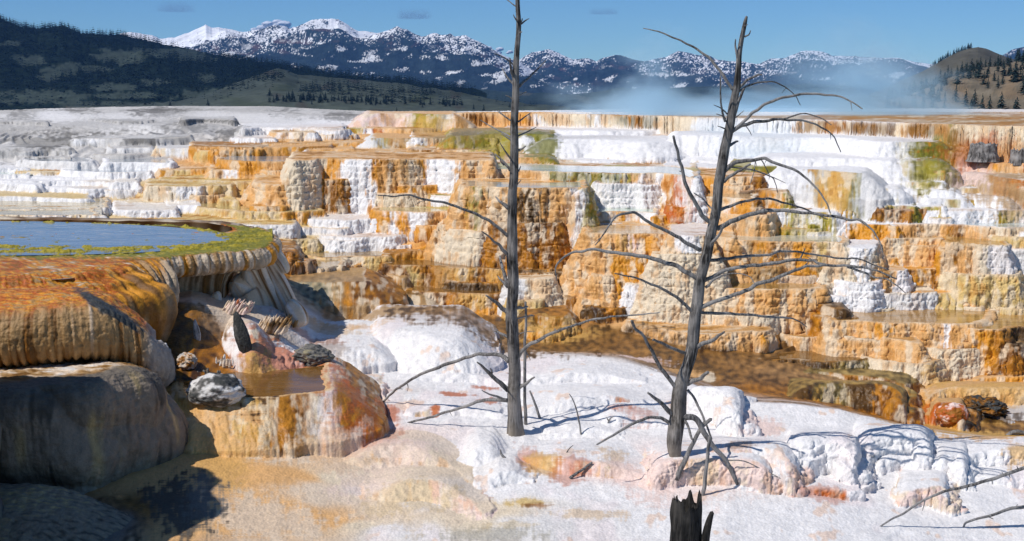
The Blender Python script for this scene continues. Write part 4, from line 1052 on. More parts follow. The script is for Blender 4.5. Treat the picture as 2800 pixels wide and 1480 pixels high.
# left wooded hill
def hillcol(P, T, N, U, rd):
    _, V = project(P[..., 0], P[..., 1], P[..., 2])
    g = meadow_mask(U, V); f = pn(U * 0.12, V * 0.2, 0, 101); f2 = pn(U * .03, V * .06, 0, 102)
    c = np.array([0.020, 0.034, 0.026]) * (1 + 0.4 * f)[..., None]
    md = np.array([0.088, 0.108, 0.080]) * (1 + 0.25 * f + 0.2 * f2)[..., None]
    return c + (md - c) * g[..., None], None
MEADOW = [(70,165,60,22),(130,205,50,22),(330,155,90,30),(470,145,120,16),(540,160,60,18),(250,190,60,14),(185,190,50,26),(300,240,90,16),(420,225,60,12),(560,215,50,16),(640,238,40,9),(110,262,150,20),(60,275,120,12),(350,262,130,12),(30,120,40,12),(700,215,24,12),(620,262,200,24),(250,285,200,10)]
def meadow_mask(U, V):
    n = 0.5 * pn(U * 0.03, V * 0.06, 0, 105) + 0.35 * pn(U * 0.1, V * 0.16, 0, 106)
    m = np.zeros(np.shape(U))
    for a, b, ra, rb in MEADOW:
        m = np.maximum(m, 1 - ((U - a) / ra) ** 2 - ((V - b) / rb) ** 2 + 1.3 * n)
    return smooth(0.25, 0.6, m)
RH = [(-400,20),(-150,30),(0,50),(54,73),(100,84),(120,79),(168,73),(195,81),(222,95),(271,100),(336,103),(380,108),(461,125),(516,133),(570,146),(651,165),(706,179),(760,190),(850,207),(950,222),(1050,238),(1150,256),(1250,272),(1330,286)]
hill1 = massif('wooded_hill', RH, [(-400,330),(0,316),(600,306),(1330,298)], 2900, 1500, 'dark wooded hillside with olive clearings at the far left', hillcol, 75, 3.0, 130, 4.0, 0.05, mat=MAT_HILL)
def grasscol(P, T, N, U, rd):
    _, V = project(P[..., 0], P[..., 1], P[..., 2])
    f = pn(U * 0.02, V * 0.08, 0, 111); f2 = pn(U * 0.09, V * .3, 0, 112)
    c = np.array([0.100, 0.116, 0.090]) * (1 + 0.18 * f + 0.12 * f2)[..., None]
    r = smooth(0.35, 0.6, pn(U * 0.014, V * 0.04, 0, 113))
    c = c + (np.array([0.085, 0.06, 0.048]) - c) * (0.5 * r)[..., None]
    g = smooth(0.2, 0.6, pn(U * 0.008, V * 0.03, 0, 114))
    return c + (np.array([0.06, 0.075, 0.036]) - c) * (0.5 * g)[..., None], None
RG = [(180,300),(300,292),(480,268),(600,240),(690,212),(728,199),(760,190),(782,194),(814,207),(870,213),(930,216),(1008,221),(1073,228),(1171,246),(1280,265),(1334,279),(1450,293),(1560,300)]
hill2 = massif('grassy_hill', RG, [(180,318),(1560,312)], 1750, 1100, 'grey green grassy hill dotted with conifers below the snowy mountain', grasscol, 26, 3.0, 90, 1.5, 0.12, mat=MAT_HILL)
# right hills
def baldcol(P, T, N, U, rd):
    _, V = project(P[..., 0], P[..., 1], P[..., 2])
    f = pn(U * 0.03, V * 0.05, 0, 121); f2 = pn(U * 0.15, V * .2, 0, 122)
    c = np.array([0.095, 0.088, 0.066]) * (1 + 0.2 * f + 0.12 * f2)[..., None]
    return c, None
RE = [(2380,262),(2479,217),(2522,196),(2571,168),(2615,144),(2647,133),(2675,129),(2696,133),(2734,149),(2772,163),(2830,180),(2950,205),(3150,240)]
hill3 = massif('bald_hill', RE, [(2380,300),(3150,305)], 1500, 900, 'rounded bald grey hill with a line of conifers up its left shoulder', baldcol, 16, 2.5, 90, 1.0, 0.15, mat=MAT_HILL)
def rockcol(P, T, N, U, rd):
    _, V = project(P[..., 0], P[..., 1], P[..., 2])
    f = pn(U * 0.05, V * 0.08, 0, 131); f2 = pn(U * 0.3, V * .45, 0, 132); f3 = pn(U * 0.02, V * .03, 0, 133)
    c = np.array([0.155, 0.130, 0.095]) * (1 + 0.25 * f + 0.25 * f2)[..., None]
    r = smooth(0.1, 0.5, f3 + 0.5 * f2)
    return c + (np.array([0.24, 0.165, 0.10]) - c) * (0.6 * r)[..., None], None
RN = [(2400,288),(2480,262),(2555,239),(2593,217),(2647,197),(2691,187),(2734,179),(2778,168),(2830,155),(2950,125),(3100,90),(3250,80)]
hill4 = massif('rocky_hillside', RN, [(2400,335),(2800,345),(3250,360)], 620, 330, 'tan rocky hillside scattered with conifers at the far right', rockcol, 9, 2.5, 110, 1.0, 0.05, mat=MAT_HILL, fr=1.6)
# valley floor running from the plateau out to the hills
vf = np.array([(-3000, 90, -9), (3000, 90, -9), (5000, 400, -40), (9000, 3000, -80), (13000, 12000, -120), (-13000, 12000, -120), (-9000, 3000, -80), (-5000, 400, -40)], float)
me = bpy.data.meshes.new('valley_floor'); me.from_pydata([tuple(v) for v in vf], [], [(0, 1, 2, 7), (7, 2, 3, 6), (6, 3, 4, 5)]); me.update()
mv = NT('valley_grass'); nv_ = mv.n('TexNoise', Scale=0.02, Detail=6.0); tcv = mv.n('TexCoord'); mv.l(tcv.outputs['Object'], nv_.inputs['Vector'])
pv = mv.n('BsdfPrincipled', Roughness=0.95); mv.l(mv.ramp(nv_.outputs[0], [(0.35, (0.06, 0.07, 0.045)), (0.7, (0.14, 0.13, 0.085))]), pv.inputs['Base Color']); mv.l(pv.outputs[0], mv.out.inputs['Surface'])
me.materials.append(mv.m); o = bpy.data.objects.new('valley_floor', me); COL.objects.link(o); tag(o, 'grassy valley floor far beyond the upper plateau', 'ground', kind='structure')
# the slope the terraces are built on, out of the picture to both sides and behind the eye
def skirt(name, pts):
    me = bpy.data.meshes.new(name); me.from_pydata(pts, [], [tuple(range(len(pts)))]); me.update(); me.materials.append(mv.m)
    o = bpy.data.objects.new(name, me); COL.objects.link(o); tag(o, 'grassy slope outside the terraces', 'ground', kind='structure')
skirt('slope', [(-400, -60, -7.5), (400, -60, -7.5), (400, 92, -7.5), (-400, 92, -7.5)])

# ---------------- conifers ----------------
rnd = random.Random(5)
MF = NT('conifer_needles'); af = MF.n('ObjectInfo'); gf = MF.n('NewGeometry'); nf = MF.n('TexNoise', Scale=0.9, Detail=3.0); MF.l(gf.outputs['Position'], nf.inputs['Vector'])
pf = MF.n('BsdfPrincipled', Roughness=0.9); pf.inputs['Specular IOR Level'].default_value = 0.1
MF.l(MF.ramp(nf.outputs[0], [(0.3, (0.010, 0.023, 0.027)), (0.7, (0.026, 0.045, 0.043))]), pf.inputs['Base Color']); MF.l(pf.outputs[0], MF.out.inputs['Surface'])
MT = NT('conifer_bark'); pt_ = MT.n('BsdfPrincipled', Roughness=0.9); pt_.inputs['Base Color'].default_value = (0.06, 0.045, 0.035, 1); MT.l(pt_.outputs[0], MT.out.inputs['Surface'])
def crown_mesh(seed, tiers, sides, wd):
    """boughs as drooping triangles around the stem, a ragged cone of height 1"""
    r = random.Random(seed); V = []; Fc = []
    for k in range(tiers):
        f = k / (tiers - 1); z = 0.12 + 0.86 * f; rad = wd * (1 - f) ** 0.85 + 0.02
        n = max(4, int(sides * (1 - 0.5 * f)))
        for j in range(n):
            a = 6.283 * (j + r.random() * 0.9) / n + k; R = rad * r.uniform(0.6, 1.25); w = 0.55 * R + 0.02; dz = r.uniform(-0.05, 0.02) - 0.10 * R
            c, s = math.cos(a), math.sin(a); b = len(V)
            V += [(0, 0, z + 0.07), (R * c - w * 0.6 * s, R * s + w * 0.6 * c, z + dz), (R * c * 1.1, R * s * 1.1, z + dz - 0.015), (R * c + w * 0.6 * s, R * s - w * 0.6 * c, z + dz)]
            Fc += [(b, b + 1, b + 2, b + 3)]
    return np.array(V), np.array(Fc)
def sample_surface(hill, u0, u1, n, cond, r):
    """points of a hill seen inside a px range"""
    P, T, N = hill; res = []
    U, V = project(P[..., 0], P[..., 1], P[..., 2])
    tries = 0
    while len(res) < n and tries < n * 60:
        tries += 1
        i = r.randrange(P.shape[0] - 1); j = int((P.shape[1] - 4) * r.random() ** 0.9)
        if not (u0 <= U[i, j] <= u1): continue
        if cond(U[i, j], V[i, j], T[i, j]):
            a, b = r.random(), r.random()
            p = P[i, j] * (1 - a) * (1 - b) + P[i + 1, j] * a * (1 - b) + P[i, j + 1] * (1 - a) * b + P[i + 1, j + 1] * a * b
            res.append(p)
    return res
protos = []
for k in range(5):
    V, Fc = crown_mesh(50 + k, 9 + k % 3, 8, 0.17 + 0.03 * k)
    root = empty('conifer', (0, 0, 0))
    cr = make_mesh('crown', V, Fc, MF.m, parent=root, smooth_=False)
    a = np.arange(5) * 6.283 / 5
    tv = np.concatenate([np.stack([0.022 * np.cos(a), 0.022 * np.sin(a), 0 * a - 0.03], 1), np.stack([0.012 * np.cos(a), 0.012 * np.sin(a), 0 * a + 0.6], 1)])
    tf = np.array([(i, (i + 1) % 5, 5 + (i + 1) % 5, 5 + i) for i in range(5)])
    tr = make_mesh('trunk', tv, tf, MT.m, parent=root)
    protos.append([root, cr, tr, False])
ncon = 0
def conifer(p, h, wide, label, group, parts=True):
    global ncon
    pr = protos[rnd.randrange(5)]
    if not pr[3]:
        o = pr[0]; pr[3] = True
    else:
        o = pr[0].copy(); COL.objects.link(o)
        for ch in pr[1:3]:
            c = ch.copy(); COL.objects.link(c); c.parent = o
    o.location = tuple(float(v) for v in p); o.scale = (h * wide, h * wide, h); o.rotation_euler = (0, 0, rnd.random() * 6.28)
    o['label'] = label; o['category'] = 'tree'; o['group'] = group
    ncon += 1
rr = random.Random(11)
# near right hillside
def dens4(u, v, t): return rr.random() < 0.35 + 0.5 * smooth(0.75, 0.97, t) 
for p in sample_surface(hill4, 2420, 2815, 150, dens4, rr):
    conifer(p, rr.uniform(3.0, 6.4), rr.uniform(0.8, 1.35), 'dark conifer on the tan rocky hillside at the far right', 'conifers on the rocky hillside')
# ridge of the bald hill
P3, T3, N3 = hill3; U3, V3 = project(P3[..., 0], P3[..., 1], P3[..., 2])
k3 = [i for i in range(P3.shape[0]) if 2540 < U3[i, -4] < 2655]
for q in range(34):
    i = rr.choice(k3); conifer(P3[i, -4 - rr.randrange(3)] + np.array([rr.uniform(-2, 2), 0, -0.3]), rr.uniform(4, 7.5), rr.uniform(0.9, 1.3), 'conifer in the line up the left shoulder of the bald hill', 'conifers on the bald hill')
# clumps on the grassy hill
clump = [(900,245,70,16),(960,255,70,18),(1030,262,80,16),(1090,270,90,16),(980,280,120,10),(1200,285,70,8),(720,212,60,14),(830,272,60,9),(780,280,50,5),(860,250,40,8),(1130,255,60,8),(650,240,50,8)]
def dens2(u, v, t):
    for a, b, ra, rb in clump:
        if ((u - a) / ra) ** 2 + ((v - b) / rb) ** 2 < 1: return rr.random() < 0.9
    return rr.random() < 0.03
pts2 = sample_surface(hill2, 330, 1480, 900, dens2, rr)
pts2.sort(key=lambda p: p[1])
for p in pts2[:116]:
    conifer(p, rr.uniform(4.5, 8), rr.uniform(0.9, 1.35), 'single dark conifer on the grey green grassy hill', 'conifers on the grassy hill')
print('conifers', ncon)
# the rest of the woods: more than anyone could count
def forest(name, pts, hmin, hmax, wd, label):
    V0, F0 = crown_mesh(3, 4, 5, wd); V0 = V0.astype(np.float32)
    n = len(pts); P = np.array(pts); h = np.array([rr.uniform(hmin, hmax) for _ in range(n)]); a = np.array([rr.random() * 6.28 for _ in range(n)])
    c, s = np.cos(a), np.sin(a)
    vx = V0[None, :, 0] * c[:, None] - V0[None, :, 1] * s[:, None]; vy = V0[None, :, 0] * s[:, None] + V0[None, :, 1] * c[:, None]
    V = np.stack([vx * h[:, None] + P[:, 0:1], vy * h[:, None] + P[:, 1:2], V0[None, :, 2] * h[:, None] * 1.05 + P[:, 2:3]], -1).reshape(-1, 3)
    Fc = (F0[None] + (np.arange(n) * len(V0))[:, None, None]).reshape(-1, 4)
    o = make_mesh(name, V, Fc, MF.m, smooth_=False); tag(o, label, 'forest', kind='stuff')
forest('conifer_woods', pts2[116:], 5, 9, 0.24, 'clumps of dark conifers dotting the grassy hill')
def dens1(u, v, t): return rr.random() < (1 - float(meadow_mask(np.array(u), np.array(v)))) ** 1.5 * 0.9 + 0.02
forest('conifer_forest', sample_surface(hill1, -60, 1300, 9000, dens1, rr), 8, 15, 0.25, 'dense dark conifer forest covering the left hillside')
print('far', round(time.time() - T0, 1))
# ---------------- dead trees, stumps and sticks ----------------
def bark_mat(name, dark, light, sc=1.0, weather=None):
    m = NT(name); tc = m.n('TexCoord'); at = m.n('Attribute', _attribute_name='wet')
    mp = m.n('Mapping'); mp.inputs['Scale'].default_value = (34 * sc, 34 * sc, 2.6 * sc); m.l(tc.outputs['Object'], mp.inputs[0])
    n = m.n('TexNoise', Scale=1.0, Detail=7.0, Roughness=0.68, Distortion=0.6); m.l(mp.outputs[0], n.inputs['Vector'])
    n2 = m.n('TexNoise', Scale=3.2, Detail=4.0, Roughness=0.6); m.l(tc.outputs['Object'], n2.inputs['Vector'])
    c = m.ramp(n.outputs[0], [(0.38, tuple(0.22 * v for v in dark)), (0.49, dark), (0.62, light)])
    c = m.mix(m.ramp(n2.outputs[0], [(0.42, 0.0), (0.66, 0.65)]), c, tuple(1.35 * v for v in light))
    c = m.mix(at.outputs['Fac'], c, (0.30, 0.255, 0.205))
    p = m.n('BsdfPrincipled', Roughness=0.82); p.inputs['Specular IOR Level'].default_value = 0.2
    m.l(c, p.inputs['Base Color'])
    b = m.n('Bump', Strength=0.9, Distance=0.02); m.l(n.outputs[0], b.inputs['Height']); m.l(b.outputs[0], p.inputs['Normal'])
    m.l(p.outputs[0], m.out.inputs['Surface']); return m.m
BARK = bark_mat('weathered_bark', (0.058, 0.053, 0.050), (0.27, 0.25, 0.235))
TWIG = bark_mat('grey_deadwood', (0.13, 0.124, 0.122), (0.30, 0.285, 0.275), 1.6)
CHAR = bark_mat('charred_wood', (0.014, 0.013, 0.012), (0.055, 0.05, 0.045), 0.8)
def tube(name, P, R, mat, parent=None, sides=9, sub=5, rough=0.0, crook=0.0, seed=0, flare=None, wet=None, closed_tip=True, groove=0.0):
    P = np.asarray(P, float); R = np.asarray(R, float)
    idx = np.linspace(0, len(P) - 1, len(P))
    Q = crom(P, sub); r = np.interp(np.linspace(0, len(P) - 1, len(Q)), idx, R)
    n = len(Q); L = np.concatenate([[0], np.cumsum(np.linalg.norm(np.diff(Q, axis=0), axis=1))])
    if crook:
        k = 1 / max(0.12, 6 * r.mean())
        for ax in range(3): Q[:, ax] += crook * r * pn(L * k + ax * 7.7, 0 * L + seed * 3.1, 0.5, 5) * np.minimum(1, L / (L[-1] * 0.1 + 1e-6))
    tg = np.gradient(Q, axis=0); tg /= np.linalg.norm(tg, axis=1)[:, None] + 1e-9
    up_ = np.array([0.0, 0.0, 1.0]) if abs(tg[0, 2]) < 0.85 else np.array([0.0, 1.0, 0.0])
    a = np.cross(tg, up_); a /= np.linalg.norm(a, axis=1)[:, None] + 1e-9; b = np.cross(a, tg)
    th = np.arange(sides) * 2 * math.pi / sides
    rr_ = r[:, None] * np.ones(sides)[None]
    if rough:
        cx, cy = np.cos(th)[None] * 1.6, np.sin(th)[None] * 1.6
        lz = L[:, None]
        rr_ = rr_ * (1 + rough * pn(cx + 0 * lz, cy + 0 * lz, lz * 1.1 + seed, 6) + 0.5 * rough * pn(cx * 3 + 0 * lz, cy * 3 + 0 * lz, lz * 3.0 + seed, 7))
        if groove: rr_ = rr_ * (1 - groove * smooth(0.0, 0.5, np.abs(pn(cx * 5 + 0 * lz, cy * 5 + 0 * lz, lz * 0.9 + seed, 8))) + groove * .4)
    if flare is not None: rr_ = rr_ * flare(L, th)
    V = Q[:, None, :] + rr_[..., None] * (np.cos(th)[None, :, None] * a[:, None, :] + np.sin(th)[None, :, None] * b[:, None, :])
    i = np.arange(n - 1)[:, None]; j = np.arange(sides)[None]
    Fc = np.stack([i * sides + j, i * sides + (j + 1) % sides, (i + 1) * sides + (j + 1) % sides, (i + 1) * sides + j], -1).reshape(-1, 4)
    V = V.reshape(-1, 3)
    V = np.vstack([V, Q[0] - tg[0] * r[0] * .2, Q[-1] + tg[-1] * r[-1] * 0.8])
    c0, c1 = len(V) - 2, len(V) - 1
    caps = [(c0, (k + 1) % sides, k, k) for k in range(sides)] + [(c1, (n - 1) * sides + k, (n - 1) * sides + (k + 1) % sides, (n - 1) * sides + (k + 1) % sides) for k in range(sides)]
    tri = [c[:3] for c in caps]
    me = bpy.data.meshes.new(name)
    me.from_pydata(V.tolist(), [], Fc.tolist() + tri); me.update()
    me.polygons.foreach_set('use_smooth', np.ones(len(me.polygons), bool))
    w = me.attributes.new('wet', 'FLOAT', 'POINT')
    wv = np.zeros(len(V), np.float32)
    if wet is not None: wv[:n * sides] = np.repeat(wet(Q, L), sides)
    w.data.foreach_set('value', wv)
    me.materials.append(mat); o = bpy.data.objects.new(name, me); COL.objects.link(o)
    if parent is not None: o.parent = parent
    return o
def px_path(pts, yd, off0=0.0, off1=0.0):
    n = len(pts)
    return np.array([at_y(p[0], p[1], yd + off0 + (off1 - off0) * (i / max(1, n - 1)) ** 1.3) for i, p in enumerate(pts)])
def rad(w, yd): return 0.5 * w / F * yd * 1.012
def dead_tree(label, base_px, trunk, branches, seed):
    b = hit(*base_px); yd = b[1] + 0.05
    root = empty('dead_tree', (0, 0, 0)); tag(root, label, 'tree', 'standing dead trees')
    P = px_path([(p[0], p[1]) for p in trunk], yd); R = [rad(p[2], yd) for p in trunk]
    P[0] = P[0] - np.array([0, 0, 0.10]); z0 = b[2]
    def flare(L, th):
        k = np.exp(-L / 0.22)[:, None]
        return 1 + k * (0.25 + 0.28 * np.cos(th * 3 + seed) + 0.12 * np.cos(th * 7 + 1))[None]
    tube('trunk', P, R, BARK, root, sides=26, sub=14, rough=0.10, crook=0.35, seed=seed, flare=flare, groove=0.16, wet=lambda Q, L: 0.75 * smooth(1.6, 0.0, L) * smooth(-0.6, 0.4, pn(L * 2.1, 0 * L, 0, 3)))
    r = random.Random(seed)
    for q, br in enumerate(branches):
        pts, w0, w1 = br[0], br[1], br[2]; o1 = br[3] if len(br) > 3 else r.uniform(-0.35, 0.35)
        B = px_path(pts, yd, 0.0, o1)
        tube('branch', B, np.linspace(rad(w0, yd), rad(w1, yd), len(B)), TWIG, root, sides=9, sub=7, rough=0.22, crook=0.8, seed=seed + q)
        # little broken spurs along the longer limbs, kept in the same mesh family
        Ls = np.linalg.norm(np.diff(B, axis=0), axis=1).sum()
        if Ls > 0.9:
            nsp = int(Ls * 2.2)
            for k in range(nsp):
                f = r.uniform(0.15, 0.95) * (len(B) - 1); i = int(f); p = B[i] + (B[i + 1] - B[i]) * (f - i) if i < len(B) - 1 else B[-1]
                d = np.array([r.uniform(-0.6, 0.6), r.uniform(-.5, .5), r.uniform(-1, 0.5)]); d /= np.linalg.norm(d)
                ln = r.uniform(0.03, 0.11)
                if len(root.children) < 95:
                    tube('twig', np.array([p, p + d * ln * .5, p + d * ln + np.array([0, 0, -.01])]), [rad(2.6, yd), rad(1.8, yd), rad(.8, yd)], TWIG, root, sides=5, sub=2)
    return yd
T1 = [(1409,1203,47),(1408,1165,38),(1407,1120,35),(1405,1040,34),(1402,960,34),(1400,860,32),(1402,740,29),(1402,620,26),(1404,500,22),(1408,380,22),(1409,250,20),(1414,150,15),(1417,80,13),(1415,20,12),(1414,-30,10),(1413,-75,5)]
B1 = [
 ([(1389,646),(1351,614),(1291,581),(1226,557),(1161,546),(1117,534),(1074,537),(1033,534)],10,3,-.5),
 ([(1226,557),(1175,548),(1150,551),(1137,560)],3,1.5),
 ([(1389,697),(1356,665),(1318,633)],11,3), ([(1391,570),(1370,554),(1356,538)],12,4), ([(1396,467),(1378,443),(1354,421)],8,3), ([(1378,452),(1370,442),(1368,430)],5,2),
 ([(1399,437),(1381,413),(1367,391)],6,2), ([(1399,377),(1362,356),(1313,329)],6,2), ([(1397,384),(1383,374),(1371,367)],5,2), ([(1399,331),(1372,312),(1363,303)],5,2), ([(1385,322),(1375,315),(1362,306)],4,2),
 ([(1417,333),(1435,320),(1451,309)],5,2), ([(1416,373),(1443,361),(1466,348)],5,2), ([(1416,411),(1428,405),(1437,400)],8,4), ([(1416,264),(1430,256),(1439,251)],4,2), ([(1402,272),(1390,264),(1383,261)],4,2),
 ([(1414,240),(1454,206),(1492,166)],8,2.5), ([(1404,230),(1383,206),(1373,186)],7,2.5), ([(1405,218),(1397,187),(1394,159)],9,3), ([(1408,180),(1383,160),(1354,146)],5,2), ([(1415,62),(1408,50),(1404,41)],6,2),
 ([(1420,68),(1435,57),(1446,51)],6,2), ([(1421,66),(1427,56),(1428,50)],5,2), ([(1412,18),(1395,5),(1375,-8)],3.5,2), ([(1420,90),(1427,88)],5,3), ([(1418,470),(1424,455)],4,2),([(1414,505),(1425,492)],4,2),
 ([(1390,988),(1375,975),(1362,971),(1302,971),(1248,987),(1161,1020),(1112,1047),(1079,1069),(1042,1104)],13,6,1.5),
 ([(1112,1047),(1116,1058),(1114,1070)],3,1.5),
 ([(1390,1096),(1324,1094),(1248,1120),(1161,1145),(1101,1161)],11,5,.55), ([(1390,1068),(1356,1036),(1324,1009),(1305,990)],16,4,-.3), ([(1345,1026),(1345,1014),(1340,1008)],6,3),
 ([(1387,1094),(1351,1082),(1318,1068)],9,3,-.25), ([(1391,924),(1367,909),(1352,906)],10,4), ([(1387,855),(1356,827),(1329,808)],13,4), ([(1390,787),(1378,745),(1370,720),(1367,700)],12,5), ([(1388,783),(1372,768),(1360,755)],11,3),
 ([(1413,984),(1432,955),(1476,927),(1525,906),(1595,881),(1660,868),(1736,861),(1804,855)],11,3,-.9), ([(1521,908),(1516,898)],4,2),
 ([(1420,1060),(1443,1044),(1462,1032)],12,4), ([(1415,843),(1430,841),(1443,839)],10,5), ([(1415,872),(1440,865),(1462,864)],4,2), ([(1415,915),(1440,907),(1461,906)],3,1.5),
]
yd1 = dead_tree('tall straight dead tree with short stubs reaching past the top of the picture', (1409, 1192), T1, B1, 3)
T2 = [(1845,1262,12),(1845,1235,32),(1846,1200,40),(1850,1150,43),(1868,1040,37),(1878,1000,34),(1888,957,33),(1905,850,30),(1922,740,28),(1940,660,27),(1955,597,26),(1968,500,27),(1978,434,26),(1993,353,22),(2003,290,21),(2011,244,20),(2020,163,14),(2028,108,12),(2036,65,10),(2041,46,6)]
B2 = [
 ([(2004,246),(1979,209),(1947,168),(1898,130),(1834,100),(1791,84),(1759,78)],9,2.5,.4), ([(1983,333),(1973,293),(1969,244),(1971,201)],7,3,-.2), ([(1988,312),(1971,296),(1952,287)],4,2), ([(1984,325),(1972,316),(1958,312)],4,2),([(1984,352),(1973,348),(1962,345)],5,2),
 ([(2016,165),(2011,130),(2012,108)],7,3), ([(2016,150),(2019,135)],4,2),([(2036,102),(2048,95),(2052,84)],5,2), ([(2034,72),(2044,68)],4,2), ([(2018,244),(2044,220),(2070,207),(2082,205)],7,4,-.3), ([(2018,252),(2044,235),(2082,225),(2115,224),(2148,239),(2175,263),(2188,288)],6,2,.5),
 ([(2000,347),(2017,293),(2027,258),(2034,244)],9,6,-.12), ([(2000,362),(2034,331),(2072,299),(2110,277),(2153,265),(2205,256),(2262,261),(2294,263),(2332,280),(2358,297)],10,3,-.8),
 ([(2000,360),(2044,338),(2104,329),(2148,328),(2202,330),(2245,348),(2278,372),(2299,416)],10,2.5,.5), ([(2137,328),(2170,316),(2202,310),(2245,323),(2274,342)],5,2), ([(2012,322),(2028,308),(2034,303)],3,1.5), ([(2038,342),(2050,360),(2055,370)],3,1.5),
 ([(1994,398),(2008,390),(2017,386)],9,5), ([(1980,469),(2001,451),(2034,440),(2061,437),(2088,433),(2126,448),(2180,470),(2218,500),(2245,532),(2262,560),(2270,584)],12,3,-.7),
 ([(1980,497),(2017,470),(2050,449)],10,6,-.5), ([(1986,456),(2050,463),(2104,481),(2120,500),(2126,527)],5,2,.4), ([(2104,481),(2125,490),(2148,501)],3,1.5), ([(2082,438),(2096,462),(2104,481)],3,2,.2), ([(2066,437),(2062,470),(2052,500),(2050,513)],3,1.5,-.3),
 ([(1955,618),(1933,600),(1909,570),(1879,511),(1865,456),(1852,413),(1841,371)],14,6,-.3), ([(1858,436),(1850,436)],4,2), ([(1866,470),(1858,468)],4,2), ([(1949,573),(1920,543),(1898,527)],5,3,.2),
 ([(1966,576),(2006,559),(2044,549),(2093,543),(2137,553),(2180,565),(2229,584),(2262,600)],9,3,.6), ([(1960,626),(2017,600),(2082,577),(2137,575),(2202,582),(2267,590),(2321,602),(2349,602),(2381,625),(2403,657),(2413,690)],13,3,-.8),
 ([(1932,690),(1950,664),(1963,646),(1977,620)],11,7,-.3), ([(1915,684),(1899,676),(1823,633),(1769,603),(1736,582),(1693,589),(1671,608),(1655,633),(1628,671)],12,3,-.6),
 ([(1908,764),(1878,744),(1835,722),(1780,706),(1712,695),(1658,687),(1617,683),(1590,687),(1558,694),(1536,709),(1521,728),(1520,752),(1522,768)],13,3,.5), ([(1893,853),(1862,823),(1824,798),(1780,777),(1740,760),(1712,754),(1681,748)],10,3,-.4),
 ([(1930,713),(1946,711),(1984,709),(2025,702),(2100,697),(2135,688),(2176,688),(2214,694),(2263,702),(2312,707),(2345,707),(2388,724),(2427,737)],10,3,.9), ([(1925,768),(1965,749),(1998,736),(2047,729),(2100,721),(2135,717),(2168,711),(2209,711),(2225,710),(2236,720),(2252,724),(2290,727)],12,6,-.2), ([(2188,709),(2196,692),(2202,680)],5,3),
 ([(1912,842),(1928,836),(1971,817),(2025,801),(2066,779),(2100,768),(2127,758),(2154,747),(2187,733),(2222,727),(2268,726),(2312,726),(2345,730),(2372,733),(2399,741),(2426,752),(2453,762)],13,4,-.5), ([(2317,730),(2358,744),(2393,759),(2426,764),(2451,781),(2476,801)],7,2.5,-.5), ([(2171,740),(2176,730)],5,2), ([(2196,731),(2209,718)],5,3),
 ([(1912,855),(1971,857),(2039,860),(2100,867),(2141,868),(2168,872),(2187,880),(2206,895)],9,2.5,.7), ([(1930,786),(1952,766),(1973,755)],8,5,-.3), ([(1962,760),(2000,748),(2047,755),(2063,775)],4,2,-.6),
 ([(1893,957),(1930,937),(1962,921),(1980,907)],14,6,-.4), ([(1876,967),(1857,959),(1824,945),(1799,934),(1785,929)],9,6,-.4), ([(1858,1072),(1840,1050),(1813,1012),(1785,968),(1764,925),(1736,895),(1727,876)],13,7,-.3),
 ([(1840,1138),(1802,1101),(1772,1074)],16,6,-.25), ([(1836,1160),(1802,1142),(1747,1150),(1688,1183),(1631,1216)],11,5,-.3), ([(1880,1050),(1895,1044),(1917,1033),(1936,1020)],14,9,-.3), ([(1880,1066),(1909,1109),(1928,1153),(1947,1202)],8,5,-.3),
 ([(1868,1140),(1880,1160),(1892,1202)],9,6,-.3),
]
yd2 = dead_tree('leaning dead tree with many long curved bare branches', (1845, 1250), T2, B2, 8)
# things that stand or lie on the floor by themselves
def stick(name, pts, w0, w1, label, cat, ends='ends', group=None, mat=None, sides=9, lift=0.0, twigs=()):
    A = hit(*pts[0]); Bh = hit(*pts[-1])
    n = len(pts)
    if ends == 'base': ys = [A[1]] * n
    elif ends == 'tip': ys = [Bh[1]] * n
    else: ys = np.linspace(A[1], Bh[1], n)
    P = np.array([at_y(p[0], p[1], y) for p, y in zip(pts, ys)])
    P[:, 2] += lift
    if ends == 'base': P[0, 2] -= 0.04
    R = np.linspace(rad(w0, A[1]), rad(w1, A[1]), n)
    o = tube(name, P, R, mat or TWIG, None, sides=sides, sub=6, rough=0.16, crook=0.4, seed=len(pts) * 7)
    tag(o, label, cat, group)
    for tw in twigs:
        Q = np.array([at_y(p[0], p[1], np.interp(p[0], sorted([pts[0][0], pts[-1][0]]), [ys[0], ys[-1]] if pts[0][0] < pts[-1][0] else [ys[-1], ys[0]])) for p in tw])
        Q[:, 2] += lift
        tube('twig', Q, np.linspace(rad(4, A[1]), rad(2, A[1]), len(Q)), mat or TWIG, o, sides=6, sub=3)
    return o
stick('dead_sapling', [(1438,1160),(1435,1066),(1435,957),(1438,876),(1437,827)], 10, 7, 'thin upright dead stem close behind the straight tree', 'dead stem', 'base', twigs=([(1437,870),(1452,862),(1461,864)], [(1436,960),(1446,975),(1450,985)]))
stick('stick', [(1478,1144),(1465,1109),(1449,1069)], 8, 5, 'short grey stick leaning just right of the thin upright stem', 'stick', 'base', 'sticks standing in the white floor')
stick('stick', [(1590,1187),(1579,1131),(1566,1092),(1557,1078)], 5, 2.5, 'thin curved stick standing alone between the two dead trees', 'stick', 'base', 'sticks standing in the white floor')
stick('stick', [(1659,1158),(1668,1146),(1677,1139)], 5, 3, 'tiny forked twig poking up from the white floor right of the thin curved stick', 'stick', 'base', 'sticks standing in the white floor', twigs=([(1664,1151),(1658,1141)],))
stick('stick', [(1546,1236),(1556,1228),(1567,1218)], 4, 2, 'tiny bent twig on the pink floor below the thin curved stick', 'stick', 'base', 'sticks standing in the white floor')
stick('stick', [(1386,1252),(1372,1244),(1368,1230)], 9, 4, 'dark short stub in the white floor below the straight tree', 'stick', 'base', 'sticks standing in the white floor')
